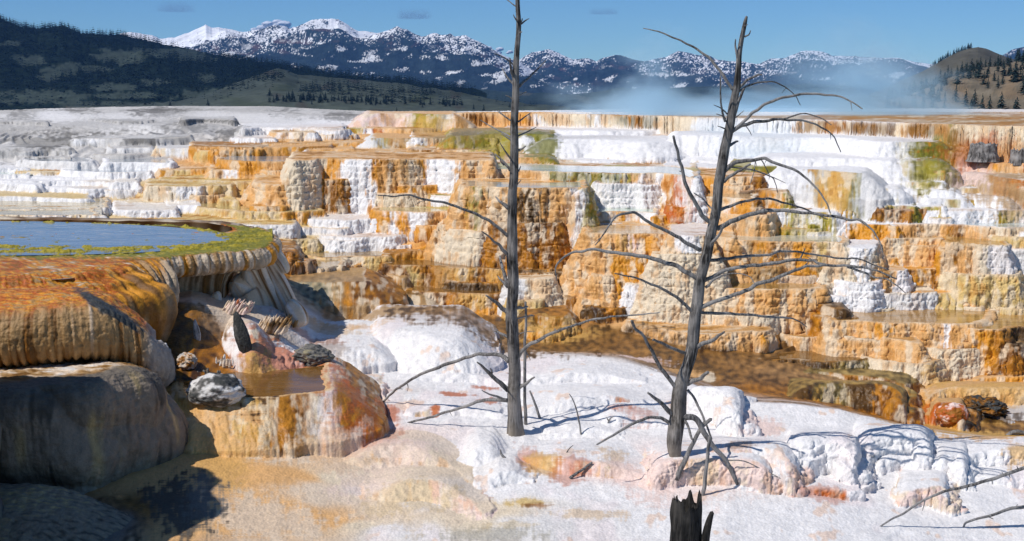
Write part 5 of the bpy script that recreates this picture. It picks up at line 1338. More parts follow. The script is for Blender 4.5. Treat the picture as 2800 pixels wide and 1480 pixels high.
stick('fallen_stick', [(1559,1314),(1590,1292),(1618,1271)], 9, 6, 'grey stick lying on the orange stained floor between the trees', 'stick', 'ends', lift=0.03)
stick('fallen_branch', [(2017,1316),(1985,1261),(1958,1229),(1930,1191),(1903,1147),(1878,1142)], 11, 18, 'thick broken branch propped from the leaning tree down to the floor on the right', 'branch', 'base', 'broken branches at the foot of the leaning tree', sides=12, twigs=([(1990,1259),(2034,1261),(2082,1283),(2137,1310),(2175,1336)],))
stick('fallen_branch', [(1849,1304),(1871,1261),(1892,1218),(1919,1169),(1944,1147)], 15, 10, 'dark forked branch leaning in front of the trunk foot of the leaning tree', 'branch', 'base', 'broken branches at the foot of the leaning tree', sides=12, twigs=([(1921,1168),(1921,1158),(1926,1150)], [(1870,1252),(1862,1244)]))
stick('fallen_branch', [(1922,1356),(1933,1261),(1938,1215),(1941,1194)], 11, 8, 'upright grey branch planted in the floor right of the dark forked branch', 'branch', 'base', 'broken branches at the foot of the leaning tree', sides=12)
stick('fallen_branch', [(2398,1441),(2436,1424),(2474,1405),(2522,1373),(2582,1348),(2647,1332),(2723,1310),(2800,1283),(2900,1245)], 4, 11, 'long thin bare branch reaching in from the right edge over the white floor', 'branch', 'base', lift=0.015, twigs=([(2529,1373),(2526,1385),(2522,1400)], [(2582,1347),(2600,1338)], [(2645,1332),(2646,1344)], [(2712,1314),(2714,1328)], [(2757,1299),(2762,1310)], [(2742,1304),(2740,1294)], [(2784,1288),(2780,1278)]))
stick('fallen_branch', [(2634,1438),(2647,1430),(2713,1413),(2756,1397),(2800,1390),(2880,1372)], 5, 12, 'short crooked branch lying at the lower right edge', 'branch', 'base', lift=0.02, twigs=([(2700,1416),(2716,1424)], [(2775,1395),(2782,1384)]))
stick('fallen_branch', [(2753,1191),(2778,1186),(2800,1189),(2860,1196)], 11, 13, 'stubby grey branch end poking in over the gold stream at the right edge', 'branch', 'base', lift=0.03, twigs=([(2764,1190),(2757,1200)],))
# charred stump
def stump(label, px, py_base, top, w, mat, seed, name='charred_stump', depth=1.0, yd=None):
    b = hit(px, py_base) if yd is None else at_y(px, py_base, yd)
    r0 = 0.5 * w / F * b[1]; zt = at_y(px, top, b[1])[2]; h = zt - b[2]
    ns, nr = 56, 46
    th = np.arange(ns) * 2 * math.pi / ns
    jag = 0.5 + 0.5 * pn(np.cos(th) * 1.7, np.sin(th) * 1.7, seed, 3) + 0.35 * pn(np.cos(th) * 5, np.sin(th) * 5, seed, 4)
    jag = np.clip(jag, 0, 1.15); hh = h * (0.72 + 0.28 * jag / jag.max())
    V = np.zeros((ns, nr + 8, 3))
    for k in range(nr):
        f = k / (nr - 1); z = f * hh
        R = r0 * (1.0 + 0.16 * (1 - f) ** 3 - 0.12 * f) * (1 + 0.10 * pn(np.cos(th) * 2, np.sin(th) * 2, f * 3 + seed, 5) + 0.10 * pn(np.cos(th) * 7, np.sin(th) * 7, f * 1.2, 6) + 0.05 * pn(np.cos(th) * 16, np.sin(th) * 16, f * 5, 7))
        V[:, k] = np.stack([R * np.cos(th), R * np.sin(th) * depth, z], 1)
    for k in range(8):
        f = (k + 1) / 8; R = r0 * 0.8 * (1 - 0.35 * f)
        V[:, nr + k] = np.stack([R * np.cos(th), R * np.sin(th) * depth, hh * (1 - 0.35 * f) - 0.12 * h * f], 1)
    V += np.array([b[0], b[1], b[2]])
    n = V.shape[1]
    o = make_mesh(name, V.reshape(-1, 3), grid_faces(ns, n, True), mat)
    tag(o, label, 'stump')
    return o, b
st_, sb = stump('burnt black stump with a jagged top at the bottom edge', 1872, 1560, 1341, 92, CHAR, 4)
P = np.array([at_y(x_, y_, sb[1] - 0.1) for x_, y_ in ((1925,1560),(1928,1480),(1938,1430),(1947,1402))])
o = tube('broken_shard', P, [rad(26, sb[1]), rad(25, sb[1]), rad(20, sb[1]), rad(13, sb[1])], CHAR, None, sides=10, sub=6, rough=0.2, seed=5); tag(o, 'dark broken shard of wood standing against the right side of the burnt stump', 'wood')
GREYW = bark_mat('grey_stump_wood', (0.13, 0.12, 0.115), (0.33, 0.31, 0.295), 0.5)
stump('grey split stump sitting on the rust coloured ledge at the upper right', 2686, 442, 389, 78, GREYW, 9, 'grey_stump', 0.8, yd=hit0(2686, 442)[1] - 0.6)
stump('pale grey stump at the right edge below the brown curtain wall', 2782, 452, 404, 44, GREYW, 12, 'grey_stump', 0.8, yd=hit0(2782, 452)[1] - 0.6)
print('trees', round(time.time() - T0, 1))
# ---------------- the big formations at the left ----------------
MAT_FORM = terrain_mat('old_travertine', 1.1, 1.2, dry=0.8, wetr=0.3)
def colmix(stops, v):
    """piecewise colours along v"""
    out = np.zeros(v.shape + (3,)); out[:] = lin(stops[0][1])
    for (a, ca), (b, cb) in zip(stops[:-1], stops[1:]):
        f = smooth(a, b, v); out += (lin(cb) - out) * f[..., None]
    return out
def resample(P, n):
    L = np.concatenate([[0], np.cumsum(np.linalg.norm(np.diff(P, axis=0), axis=1))]); s = np.linspace(0, L[-1], n)
    return np.stack([np.interp(s, L, P[:, k]) for k in range(P.shape[1])], 1), s
def ledge(front, back, prof, ns=420, nb=46, np_=110, crown=0.05):
    """a rounded shelf: back edge, flat top, lip, then a face following prof (list of (out, down) or function of u)"""
    Fp, s = resample(crom([at_y(a, b, d) for a, b, d in front], 8), ns)
    Bp, _ = resample(crom([at_y(a, b, d) for a, b, d in back], 8), ns)
    tg = np.gradient(Fp[:, :2], axis=0); nrm = np.stack([tg[:, 1], -tg[:, 0]], 1); nrm /= np.linalg.norm(nrm, axis=1)[:, None]
    for _ in range(3):
        nrm = box(nrm, 15, 0); nrm /= np.linalg.norm(nrm, axis=1)[:, None]
    u, v = project(Fp[:, 0], Fp[:, 1], Fp[:, 2])
    pr = np.array([prof(x) for x in u]) if callable(prof) else np.repeat(np.array(prof)[None], ns, 0)
    k = pr.shape[1]; tt = np.linspace(0, k - 1, np_); i0 = np.minimum(tt.astype(int), k - 2); f = tt - i0
    f_ = f * f * (3 - 2 * f) * 0.35 + f * 0.65
    pr = pr[:, i0] * (1 - f_)[None, :, None] + pr[:, i0 + 1] * f_[None, :, None]
    pr = box(pr, 9, 1)
    off = pr[..., 0] - pr[:, :1, 0]; dz = pr[..., 1] - pr[:, :1, 1]
    face = np.zeros((ns, np_, 3))
    face[..., :2] = Fp[:, None, :2] + nrm[:, None, :] * off[..., None]; face[..., 2] = Fp[:, None, 2] + dz
    q = np.linspace(0, 1, nb, endpoint=False)
    top = Bp[:, None] * (1 - q)[None, :, None] + Fp[:, None] * q[None, :, None]
    top[..., 2] += crown * np.sin(q * math.pi)[None]
    G = np.concatenate([top, face], 1)
    T = np.concatenate([q - 1, np.linspace(0, 1, np_)])[None].repeat(ns, 0)
    return G, T, s, u
def finish(name, G, T, s, amp_lump, amp_fl, colour, label, cat, fl_freq=9.0, disp=None):
    N = normals(G)
    # outward for the overhanging parts too
    c = G[..., :2] - G[:, :46, :2].mean(1, keepdims=True)
    d = (N[..., :2] * c).sum(-1)
    du = np.gradient(G, axis=0); dv = np.gradient(G, axis=1); N = np.cross(dv, du); N /= np.linalg.norm(N, axis=-1, keepdims=True) + 1e-12
    if N[:, 10, 2].mean() < 0: N = -N
    x, y, z = G[..., 0], G[..., 1], G[..., 2]
    S2 = s[:, None] + 0 * T
    fz = smooth(-0.05, 0.12, T)
    fl = np.abs(pn(S2 * fl_freq, z * 0.7, 0, 151)) + 0.5 * np.abs(pn(S2 * fl_freq * 2.3, z * 1.2, 0, 152))
    lump = pn(x * 1.7, y * 1.7, z * 1.5, 153); l2 = np.abs(pn(x * 6, y * 6, z * 4, 154)); gr = pn(x * 26, y * 26, z * 16, 155)
    rope = pn(x * 6, y * 22, z * 26, 156)
    a = amp_lump * lump * (0.3 + 0.7 * fz) + fz * amp_fl * (fl - 0.3) + 0.025 * (l2 - .2) + 0.007 * gr + 0.008 * rope
    if disp is not None: a = a + disp(S2, T, G)
    P = G + N * a[..., None]
    U, V = project(x, y, z)
    c, w = colour(U, V, S2, T, G, N)
    sp = pn(x * 14, y * 14, z * 10, 157); c = c * (1 + 0.22 * sp)[..., None]
    o = make_mesh(name, P.reshape(-1, 3), grid_faces(*T.shape), MAT_FORM, col=np.clip(c, 0.008, 0.82).reshape(-1, 3), wet=w)
    tag(o, label, cat); return o, P
def streaks(S2, z, f=5.0, seed=0): return pn(S2 * f, z * 0.5, 0, 160 + seed) + 0.6 * pn(S2 * f * 3.1, z * 0.9, 0, 161 + seed)

# the pool ledge
ZP = -2.80
def prof1(u):
    A = np.array([(0,-.0),(.12,-.015),(.36,-.05),(.43,-.13),(.74,-.16),(.82,-.25),(1.08,-.28),(1.2,-.40),(1.26,-.55),(1.25,-.75),(1.1,-1.0),(.95,-1.3),(.9,-1.7)])
    D = np.array([(0,-.0),(.12,-.02),(.25,-.05),(.36,-.10),(.46,-.18),(.53,-.28),(.57,-.40),(.57,-.55),(.53,-.70),(.45,-.86),(.35,-1.0),(.2,-1.1),(.1,-1.5)])
    B = np.array([(0,0),(.05,-.01),(.10,-.05),(.145,-.11),(.16,-.19),(.14,-.28),(.06,-.345),(-.10,-.37),(-.35,-.40),(-.62,-.48),(-.75,-.72),(-.78,-1.05),(-.7,-1.6)])
    f = smooth(300, 345, u); g = smooth(438, 462, u)
    return (A * (1 - f) + D * f) * (1 - g) + B * g
front1 = [(a, b, at_z(a, b, ZP)[1]) for a, b in [(-500,775),(-250,762),(0,752),(150,742),(280,728),(340,716),(400,708),(450,703),(500,698),(543,694),(600,690),(652,686),(700,680),(727,672),(741,660),(744,648),(728,634),(695,621)]]
back1 = [(a, b, at_z(a, b, ZP)[1]) for a, b in [(-500,640),(-250,640),(0,640),(100,640),(200,640),(280,640),(340,640),(400,640),(450,640),(500,638),(540,638),(570,637),(600,636),(620,634),(635,630),(635,626),(630,622),(600,613)]]
def lobes(S2, T, G):
    lam = 0.155; ph = S2 / lam + 0.35 * pn(S2 * 2.2, 0 * S2, 0.3, 171)
    b = np.abs(np.sin(ph * math.pi)) ** 0.55 * (0.65 + 0.5 * pn(np.floor(ph) * 1.37, 0 * S2, .2, 172))
    U, _ = project(G[..., 0], G[..., 1], G[..., 2])
    return (b - 0.6) * 0.10 * smooth(0.02, 0.2, T) * smooth(0.62, 0.42, T) * smooth(300, 360, U)
def col1(U, V, S2, T, G, N):
    z = G[..., 2]; st = streaks(S2, z, 4.5)
    b1 = pn(G[..., 0] * 3, G[..., 1] * 6, 0, 174); b2 = pn(G[..., 0] * 10, G[..., 1] * 22, 0, 175)
    lob = colmix([(-.5, 'O'), (-.1, 'M'), (.25, 'T'), (.7, 'B')], st)
    lob = lob * 0.9
    drape = colmix([(-.5, 'B'), (-.1, 'O'), (.25, 'A'), (.6, 'M'), (.9, 'T')], st)
    fr = smooth(430, 470, U); side = drape + (lob - drape) * fr[..., None]
    og = colmix([(-.6, 'A'), (-.15, 'R'), (.2, 'O'), (.6, 'M'), (.9, 'T')], b1 + 0.8 * b2) * .9
    f = smooth(300, 350, U + 60 * b1) ; c = og + (side - og) * (f * smooth(-.02, .15, T))[..., None]
    al1 = smooth(712, 698, V + 9 * b2 + 6 * b1); al2 = smooth(0.10, -0.02, T + 0.10 * b2 + 0.05 * b1); gu = smooth(400, 470, U)
    alg = (al1 * (1 - gu) + al2 * gu) * smooth(-0.95, -0.8, T)
    ac = colmix([(-.4, 'L'), (.1, 'L'), (.5, 'G'), (.9, 'M')], b2 + .5 * b1)
    c = c + (ac - c) * alg[..., None]
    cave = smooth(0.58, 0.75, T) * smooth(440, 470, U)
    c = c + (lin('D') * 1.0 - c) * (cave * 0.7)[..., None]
    pale = smooth(0.03, 0.12, T) * smooth(0.1, 0.4, st) * fr * 0.6
    c = c + (lin('C') * .8 - c) * pale[..., None]
    return c, 0.55 + 0 * T
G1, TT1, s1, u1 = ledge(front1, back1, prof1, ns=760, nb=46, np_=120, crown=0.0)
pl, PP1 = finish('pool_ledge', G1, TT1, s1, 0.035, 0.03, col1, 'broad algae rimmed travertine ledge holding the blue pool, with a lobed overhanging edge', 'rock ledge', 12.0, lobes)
# far and outer side of the ledge, under the pool
far1 = crom([at_z(a, b, ZP + 0.01) for a, b in [(695,621),(640,610),(560,603),(400,598),(200,595),(0,592),(-500,590)]], 6)
Vf = np.stack([np.stack([far1[:, 0], far1[:, 1] - .35, far1[:, 2] - .02], 1), far1, far1 + np.array([0, .12, -.2]), far1 + np.array([0, .2, -1.2])], 1)
nn = Vf.reshape(-1, 3); bb = pn(nn[:, 0] * 3, nn[:, 1] * 3, nn[:, 2], 176); cc = colmix([(-.3, 'B'), (.3, 'C')], bb)
Vf[..., 2] += 0.02 * pn(Vf[..., 0] * 4, Vf[..., 1] * 4, 0, 177)
make_mesh('rim', Vf.reshape(-1, 3), grid_faces(*Vf.shape[:2]), MAT_FORM, parent=pl, col=cc, wet=0.3 + 0 * bb)
WB = water_mat('blue_pool_water', (0.23, 0.245, 0.285), rough=0.05, bump=0.2, sc=(2.2, 7.5, 1), spec=1.0)
pool = [at_z(a, b, ZP + 0.028)[:2] for a, b in [(-480,606),(0,603),(200,606),(330,611),(450,618),(550,627),(605,636),(628,646),(622,657),(585,666),(500,676),(420,686),(330,690),(200,694),(0,697),(-480,705)]]
# the algae mat stands a little above the water along the near side
wp = fan(crom(np.array(pool + [pool[0]]), 6)[:-1], ZP + 0.012, 'pool_water', WB, 'blue rippled pool reflecting the sky behind the algae rim')
# algae mats floating on the near side of the pool
MA = terrain_mat('algae', 1.0, 1.4, wetr=0.35)
def mat_sheet(name, poly_px, z, thr, label, seed):
    us = np.linspace(-300, 745, 620); vs = np.linspace(0, 1, 46)
    a = np.array([p[0] for p in poly_px]); t0 = np.array([p[1] for p in poly_px]); t1 = np.array([p[2] for p in poly_px])
    V = np.zeros((len(us), len(vs), 3))
    for i, u in enumerate(us):
        y0, y1 = np.interp(u, a, t0), np.interp(u, a, t1)
        A_, B_ = at_z(u, y0, z), at_z(u, y1, z)
        V[i] = A_[None] + (B_ - A_)[None] * vs[:, None]
    x, y = V[..., 0], V[..., 1]
    n = pn(x * 2.2, y * 3.2, 0, seed) + 0.8 * pn(x * 8, y * 10, 0, seed + 1) + 0.4 * pn(x * 22, y * 22, 0, seed + 2)
    e = np.sin(vs * math.pi)[None] ** 0.5
    V[..., 2] = z - 0.03 + 0.05 * (n + thr) * e
    col = colmix([(-.5, 'L'), (.0, 'L'), (.4, 'G')], n * 0.9 + .3 * pn(x * 5, y * 5, 0, seed + 4))
    o = make_mesh(name, V.reshape(-1, 3), grid_faces(len(us), len(vs)), MA, col=col.reshape(-1, 3), wet=0.6 + 0 * n)
    return tag(o, label, kind='stuff')
mat_sheet('algae_mat', [(-300,668,706),(0,664,702),(200,668,700),(330,670,698),(480,668,692),(600,655,686),(660,640,680),(690,628,672),(745,622,660)], ZP + 0.014, 0.55, 'yellow green algae floating along the near rim of the blue pool', 181)
mat_sheet('algae_mat', [(-300,599,600),(480,614,615),(560,625,634),(620,634,660),(660,628,668),(690,622,660),(720,630,650),(745,640,644)], ZP + 0.016, 0.5, 'olive algae at the right end of the blue pool', 191)
# puddles on the steps below the pool
for a in ([(-200,726),(0,722),(90,722),(120,728),(60,736),(0,738),(-200,745)], [(-200,760),(60,752),(140,748),(215,750),(190,762),(60,768),(-200,778)], [(-200,790),(0,784),(120,775),(220,775),(200,783),(60,792),(-200,806)]):
    Uq, Vq = project(PP1[..., 0], PP1[..., 1], PP1[..., 2]); ca = np.array(a).mean(0); ca[1] += 0.3 * np.ptp(np.array(a)[:, 1])
    k = np.argmin((Uq - max(ca[0], 20)) ** 2 + (Vq - ca[1]) ** 2); zq = PP1[..., 2].ravel()[k] - 0.012
    fan(crom(np.array([at_z(p, q, zq)[:2] for p, q in a + [a[0]]]), 6)[:-1], zq, 'puddle', WB, 'shallow puddle on the rust coloured steps below the blue pool')
# orange draped ledge in front of it
front2 = [(-500,862,15.8),(-200,855,15.9),(0,850,16.0),(150,838,16.1),(250,836,16.25),(310,850,16.4),(360,878,16.5),(400,905,16.6),(422,926,16.8),(428,930,17.0)]
back2 = [(-500,792,17.75),(-200,792,17.75),(0,792,17.75),(150,790,17.75),(230,792,17.75),(290,808,17.7),(340,842,17.6),(380,872,17.5),(410,900,17.4),(424,915,17.3)]
prof2 = [(0,0),(.06,-.03),(.13,-.09),(.19,-.2),(.22,-.33),(.22,-.46),(.18,-.58),(.10,-.68),(-.02,-.74),(-.15,-.78),(-.25,-.95),(-.3,-1.3)]
def col2(U, V, S2, T, G, N):
    x, y, z = G[..., 0], G[..., 1], G[..., 2]
    st = streaks(S2, z, 5.0, 2); b1 = pn(x * 2.0, y * 5, 0, 201); b2 = pn(x * 8, y * 26, 0, 202)
    topc = colmix([(-.6, 'A'), (-.2, 'R'), (.2, 'O'), (.7, 'M')], b2 * .9 + b1 * .5)
    fc = colmix([(-.7, 'A'), (-.3, 'B'), (.05, 'M'), (.45, 'M'), (.8, 'T')], st)
    c = topc + (fc - topc) * smooth(-0.15, 0.25, T + 0.15 * st)[..., None]
    dk = smooth(1.0, 0.6, np.hypot((U - 300) / 120, (V - 800 - 0.62 * (U - 220)) / 26) + .3 * b2) * (T < 0.2)
    c = c + (lin('z') - c) * dk[..., None]
    gr = smooth(385, 425, U + 12 * st) * 0.8
    c = c + (lin('K') * .8 - c) * gr[..., None]
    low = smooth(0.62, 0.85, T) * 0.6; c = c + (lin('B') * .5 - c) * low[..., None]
    return c, 0.55 * (1 - gr)
def drips(S2, T, G):
    ph = S2 / 0.11 + 0.5 * pn(S2 * 3, 0 * S2, 0.7, 205)
    return (np.abs(np.sin(ph * math.pi)) ** 0.6 - .6) * 0.05 * smooth(0.35, 0.6, T) * smooth(0.95, 0.75, T)
G2, TT2, s2, u2 = ledge(front2, back2, prof2, ns=520, nb=60, np_=100, crown=0.10)
finish('orange_ledge', G2, TT2, s2, 0.04, 0.03, col2, 'orange draped travertine ledge with a dark grey streak over its shoulder', 'rock ledge', 8.0, drips)
# dark grey mound
front3 = [(-500,1088,14.6),(-200,1075,14.75),(0,1062,14.9),(120,1054,15.0),(217,1044,15.1),(310,1024,15.4),(375,1014,15.7),(415,1020,16.0),(438,1042,16.3),(450,1072,16.7)]
back3 = [(-500,985,16.6),(-200,988,16.6),(0,990,16.6),(100,988,16.65),(200,984,16.7),(280,978,16.75),(340,974,16.8),(390,978,16.9),(415,990,17.0),(430,1010,17.1)]
prof3 = [(0,0),(.05,-.02),(.12,-.08),(.19,-.2),(.245,-.38),(.265,-.58),(.26,-.8),(.23,-1.0),(.18,-1.2),(.13,-1.38),(.10,-1.6),(.10,-1.9)]
def col3(U, V, S2, T, G, N):
    x, y, z = G[..., 0], G[..., 1], G[..., 2]
    st = streaks(S2, z, 3.6, 4); b1 = pn(x * 1.6, y * 1.6, z * 1.6, 211); b2 = pn(x * 7, y * 12, z * 6, 212)
    fc = colmix([(-.6, 'z'), (-.2, 'k'), (.2, 'k'), (.55, 'v'), (.9, 'T')], st * .8 + b1 * .5) 
    fc = fc * np.array([1.55, 1.3, 1.05]); fc = fc + (np.array([0.42, 0.35, 0.28]) - fc) * (0.75 * smooth(0.45, 0.9, T + .25 * b1) * smooth(-.3, .4, st + b2 * .4))[..., None]
    fc = fc + (np.array([0.12, 0.105, 0.088]) - fc) * (0.8 * smooth(0.35, 0.05, T + 0.22 * b1) )[..., None]
    topc = colmix([(-.5, 'B'), (-.1, 'M'), (.3, 'T'), (.7, 'w')], b1 + .7 * b2)
    edge = smooth(-0.30, -0.12, T + 0.16 * b1 + .05 * b2)
    c = topc + (fc - topc) * edge[..., None]
    return c, 0.5 * (1 - edge)
G3, TT3, s3, u3 = ledge(front3, back3, prof3, ns=560, nb=50, np_=150, crown=0.03)
def mound_lobes(S2, T, G):
    x, y, z = G[..., 0], G[..., 1], G[..., 2]
    w = 0.4 * pn(x * 1.3, y * 1.3, z * 1.3, 215)
    a = np.abs(pn(S2 * 0.85 + w, z * 0.75, 0.4, 216)); b_ = np.abs(pn(S2 * 2.4 + w, z * 1.1, 0.4, 217))
    rope = pn(x * 5, y * 5, z * 34, 218)
    return smooth(-.05, .15, T) * (0.26 * (a - 0.25) + 0.07 * (b_ - .25)) + 0.008 * rope * smooth(0.6, 0.1, T)
finish('grey_mound', G3, TT3, s3, 0.08, 0.03, col3, 'large dark grey travertine mound with a pale stained flat top at the left edge', 'rock mound', 4.5, mound_lobes)
# lower dark mound in the corner
front4 = [(-500,1335,14.3),(-200,1326,14.35),(0,1322,14.4),(120,1328,14.3),(220,1350,14.2),(310,1388,14.1),(390,1432,14.0),(450,1478,13.85),(500,1540,13.6)]
back4 = [(-500,1330,14.7),(-200,1326,14.75),(0,1326,14.8),(120,1332,14.7),(220,1354,14.6),(310,1392,14.5),(390,1436,14.4),(450,1482,14.25),(500,1544,14.0)]
prof4 = [(0,0),(.15,-.02),(.35,-.07),(.6,-.16),(.9,-.29),(1.2,-.45),(1.5,-.65),(1.8,-.9),(2.1,-1.2)]
def col4(U, V, S2, T, G, N):
    x, y, z = G[..., 0], G[..., 1], G[..., 2]; b1 = pn(x * 1.6, y * 1.6, 0, 221); b2 = pn(x * 9, y * 30, 0, 222)
    return colmix([(-.6, 'z'), (0, 'k'), (.6, 'v')], b1 * .6 + b2 * .6) * np.array([1.7, 1.4, 1.1]), 0.1 + 0 * T
G4, TT4, s4, u4 = ledge(front4, back4, prof4, ns=400, nb=20, np_=120, crown=0.0)
G4[:, 0, 2] -= 1.0
finish('corner_mound', G4, TT4, s4, 0.05, 0.01, col4, 'low dark rippled mound in the bottom left corner', 'rock mound', 3.0)
# unseen bank, added left of the frame to keep the sun off the mounds
import bmesh
bmb = bmesh.new(); bmesh.ops.create_icosphere(bmb, subdivisions=6, radius=1.0)
Vb = np.array([v.co[:] for v in bmb.verts]); Fb = np.array([[v.index for v in q.verts] for q in bmb.faces]); bmb.free()
Sb = np.sign(Vb) * np.abs(Vb) ** 0.72; Sb[:, 2] = np.clip(Sb[:, 2], -.2, 2)
xb = Sb * np.array([2.6, 2.0, 5.6]); nb_ = 0.22 * (np.abs(pn(xb[:, 0] * .9, xb[:, 1] * .9, xb[:, 2] * .8, 231)) - .2) * 2 + 0.05 * pn(xb[:, 0] * 4, xb[:, 1] * 4, xb[:, 2] * 1.2, 232) + 0.02 * pn(xb[:, 0] * 14, xb[:, 1] * 14, xb[:, 2] * 12, 233)
nb_ += 0.05 * np.abs(pn(np.arctan2(Vb[:, 1], Vb[:, 0]) * 9, xb[:, 2] * .5, .3, 234))
xb = xb + Vb * nb_[:, None] + np.array([-8.4, 12.8, -5.6])
sb_ = pn(np.arctan2(Vb[:, 1], Vb[:, 0]) * 7, xb[:, 2] * .5, 0, 235) + .5 * pn(xb[:, 0] * 3, xb[:, 1] * 3, xb[:, 2] * 2, 236)
o = make_mesh('shade_bank', xb, Fb, MAT_FORM, col=colmix([(-.6, 'z'), (-.1, 'k'), (.3, 'v'), (.8, 'T')], sb_), wet=np.zeros(len(xb))); tag(o, 'added grey bank beyond the left edge of the picture, shading the mounds', 'ground', kind='structure')

# flowstone legs under the right end of the pool ledge
MAT_FLOW = terrain_mat('flowstone', 0.9, 1.3, wetr=0.35)
def flow(name, pts, parent, seed, stain, label=None, cat=None):
    P = np.array([at_y(a, b, d * 1.085) for a, b, w, d in pts]); R = np.array([w / F * d * 1.085 for a, b, w, d in pts])
    Q = crom(np.hstack([P, R[:, None]]), 9); n = len(Q); sd = 40
    tg = np.gradient(Q[:, :3], axis=0); tg /= np.linalg.norm(tg, axis=1)[:, None]
    a = np.cross(tg, np.array([0, 1.0, 0])); a /= np.linalg.norm(a, axis=1)[:, None] + 1e-9; b = np.cross(a, tg)
    th = np.arange(sd) * 2 * math.pi / sd
    L = np.linspace(0, 1, n)[:, None]
    rr2 = Q[:, 3:4] * (1 + 0.16 * pn(np.cos(th)[None] * 1.5 + 0 * L, np.sin(th)[None] * 1.5 + 0 * L, L * 2 + seed, 1) + 0.10 * (np.abs(pn(np.cos(th)[None] * 4 + 0 * L, np.sin(th)[None] * 4 + 0 * L, L * .8 + seed, 2)) - .3))
    e = np.minimum(1, np.minimum(np.arange(n) / 4.0, (n - 1 - np.arange(n)) / 4.0))[:, None]; rr2 = rr2 * np.sqrt(np.clip(1 - (1 - e) ** 2, 0.001, 1))
    V = Q[:, None, :3] + rr2[..., None] * (np.cos(th)[None, :, None] * a[:, None] + np.sin(th)[None, :, None] * b[:, None])
    st = pn(np.cos(th)[None] * 2.2 + 0 * L, np.sin(th)[None] * 2.2 + 0 * L, L * .7 + seed * 1.7, 3) + .4 * pn(np.cos(th)[None] * 7 + 0 * L, np.sin(th)[None] * 7 + 0 * L, L * 2 + seed, 4)
    c = colmix([(-.5, 'w'), (.0, 'C'), (.35 - stain, 'T'), (.75 - stain, 'B'), (1.0 - stain, 'A')], st)
    V = np.swapaxes(V, 0, 1); c = np.swapaxes(c, 0, 1)
    o = make_mesh(name, V.reshape(-1, 3), grid_faces(sd, n, True), MAT_FLOW, parent=parent, col=c.reshape(-1, 3), wet=np.full(sd * n, .4))
    if label: tag(o, label, cat)
    return o
for i, (pts, stn) in enumerate([
    ([(735,672,16,20.5),(752,694,17,20.45),(772,722,16,20.4),(785,748,11,20.4)], 0.0),
    ([(715,690,22,20.3),(738,730,22,20.4),(768,785,24,20.4),(800,850,22,20.3),(808,880,18,20.3)], 0.35),
    ([(700,705,20,20.1),(718,755,22,20.3),(748,815,26,20.4),(770,870,24,20.4)], 0.3),
    ([(672,725,24,20.1),(690,770,30,20.3),(712,820,34,20.4),(735,880,30,20.4)], 0.15),
    ([(640,772,20,20.0),(668,790,40,20.3),(690,830,46,20.3),(700,890,44,20.3)], 0.0),
    ([(585,800,6,19.7),(588,806,16,19.7),(590,822,17,19.7),(590,845,16,19.7)], -0.1)]):
    flow('flowstone', pts, pl, i + 1, stn)
flow('flowstone_block', [(786,826,8,20.0),(792,832,20,20.0),(806,850,27,20.0),(818,872,25,19.95),(822,895,20,19.9)], None, 9, 0.1, 'pale stained flowstone lump at the foot of the pool ledge', 'rock')

# ---------------- loose rocks ----------------
def rock(name, px, py, w, h, cols, label, seed, jag=0.35, depth=0.8, sharp=0.0, lean=(0, 0), group=None, sub=5, wet=0.1, sink=0.15, dy=0.0, striate=0.0, cat='rock'):
    import bmesh
    b = hit(px, py); s = b[1] / F
    bm = bmesh.new(); bmesh.ops.create_icosphere(bm, subdivisions=sub, radius=1.0)
    V = np.array([v.co[:] for v in bm.verts]); Fc = np.array([[v.index for v in f.verts] for f in bm.faces]); bm.free()
    x, y, z = V.T
    n = 0.5 * pn(x * 1.1, y * 1.1, z * 1.1, seed) + 0.35 * (np.abs(pn(x * 2.4, y * 2.4, z * 2.4, seed + 1)) * 2 - .6) + 0.2 * pn(x * 6, y * 6, z * 6, seed + 2) + 0.1 * pn(x * 14, y * 14, z * 14, seed + 3)
    if striate: n = n + striate * pn(x * 2, y * 2, z * 9, seed + 4)
    V = V * (1 + jag * n)[:, None]
    z = V[:, 2]
    if sharp: V[:, :2] *= (1 - sharp * np.clip((z + 1) / 2, 0, 1))[:, None]
    P = np.stack([V[:, 0] * 0.5 * w * s, V[:, 1] * 0.5 * w * s * depth, (V[:, 2] * 0.5 + 0.5 - sink) * h * s], 1)
    P[:, 0] += lean[0] * P[:, 2]; P[:, 1] += lean[1] * P[:, 2]
    P += b + np.array([0, dy, 0])
    m = pn(V[:, 0] * 1.8, V[:, 1] * 1.8, V[:, 2] * 1.4, seed + 5) + 0.6 * pn(V[:, 0] * 6, V[:, 1] * 6, V[:, 2] * 5, seed + 6)
    c = colmix(cols, m)
    o = make_mesh(name, P, Fc, MAT_FORM, col=c, wet=np.full(len(P), wet)); tag(o, label, cat, group); return o
rock('dark_shard', 672, 962, 52, 128, [(-.5,'z'),(.3,'z'),(.95,'k')], 'tall black pointed shard of rock standing on the white flowstone', 301, 0.2, 0.6, 0.42, lean=(-.2, 0), sink=0.1)
rock('dark_slab', 866, 995, 112, 62, [(-.5,'z'),(.0,'k'),(.6,'v')], 'dark grey slab of rock lying on the white floor beside the flowstone', 311, 0.45, 0.7, 0.2, lean=(-.3, 0), striate=.25)
rock('striped_lump', 590, 1092, 178, 96, [(-.45,'z'),(-.1,'k'),(.1,'w'),(.8,'w')], 'rounded grey and white lump sitting in the shallow amber water', 321, 0.22, 0.7, 0.15, sink=0.22)
rock('grey_rock', 430, 1008, 92, 88, [(-.5,'k'),(.1,'K'),(.7,'w')], 'weathered grey rock beside the dark mound', 331, 0.4, 0.8, 0.25, striate=.3)
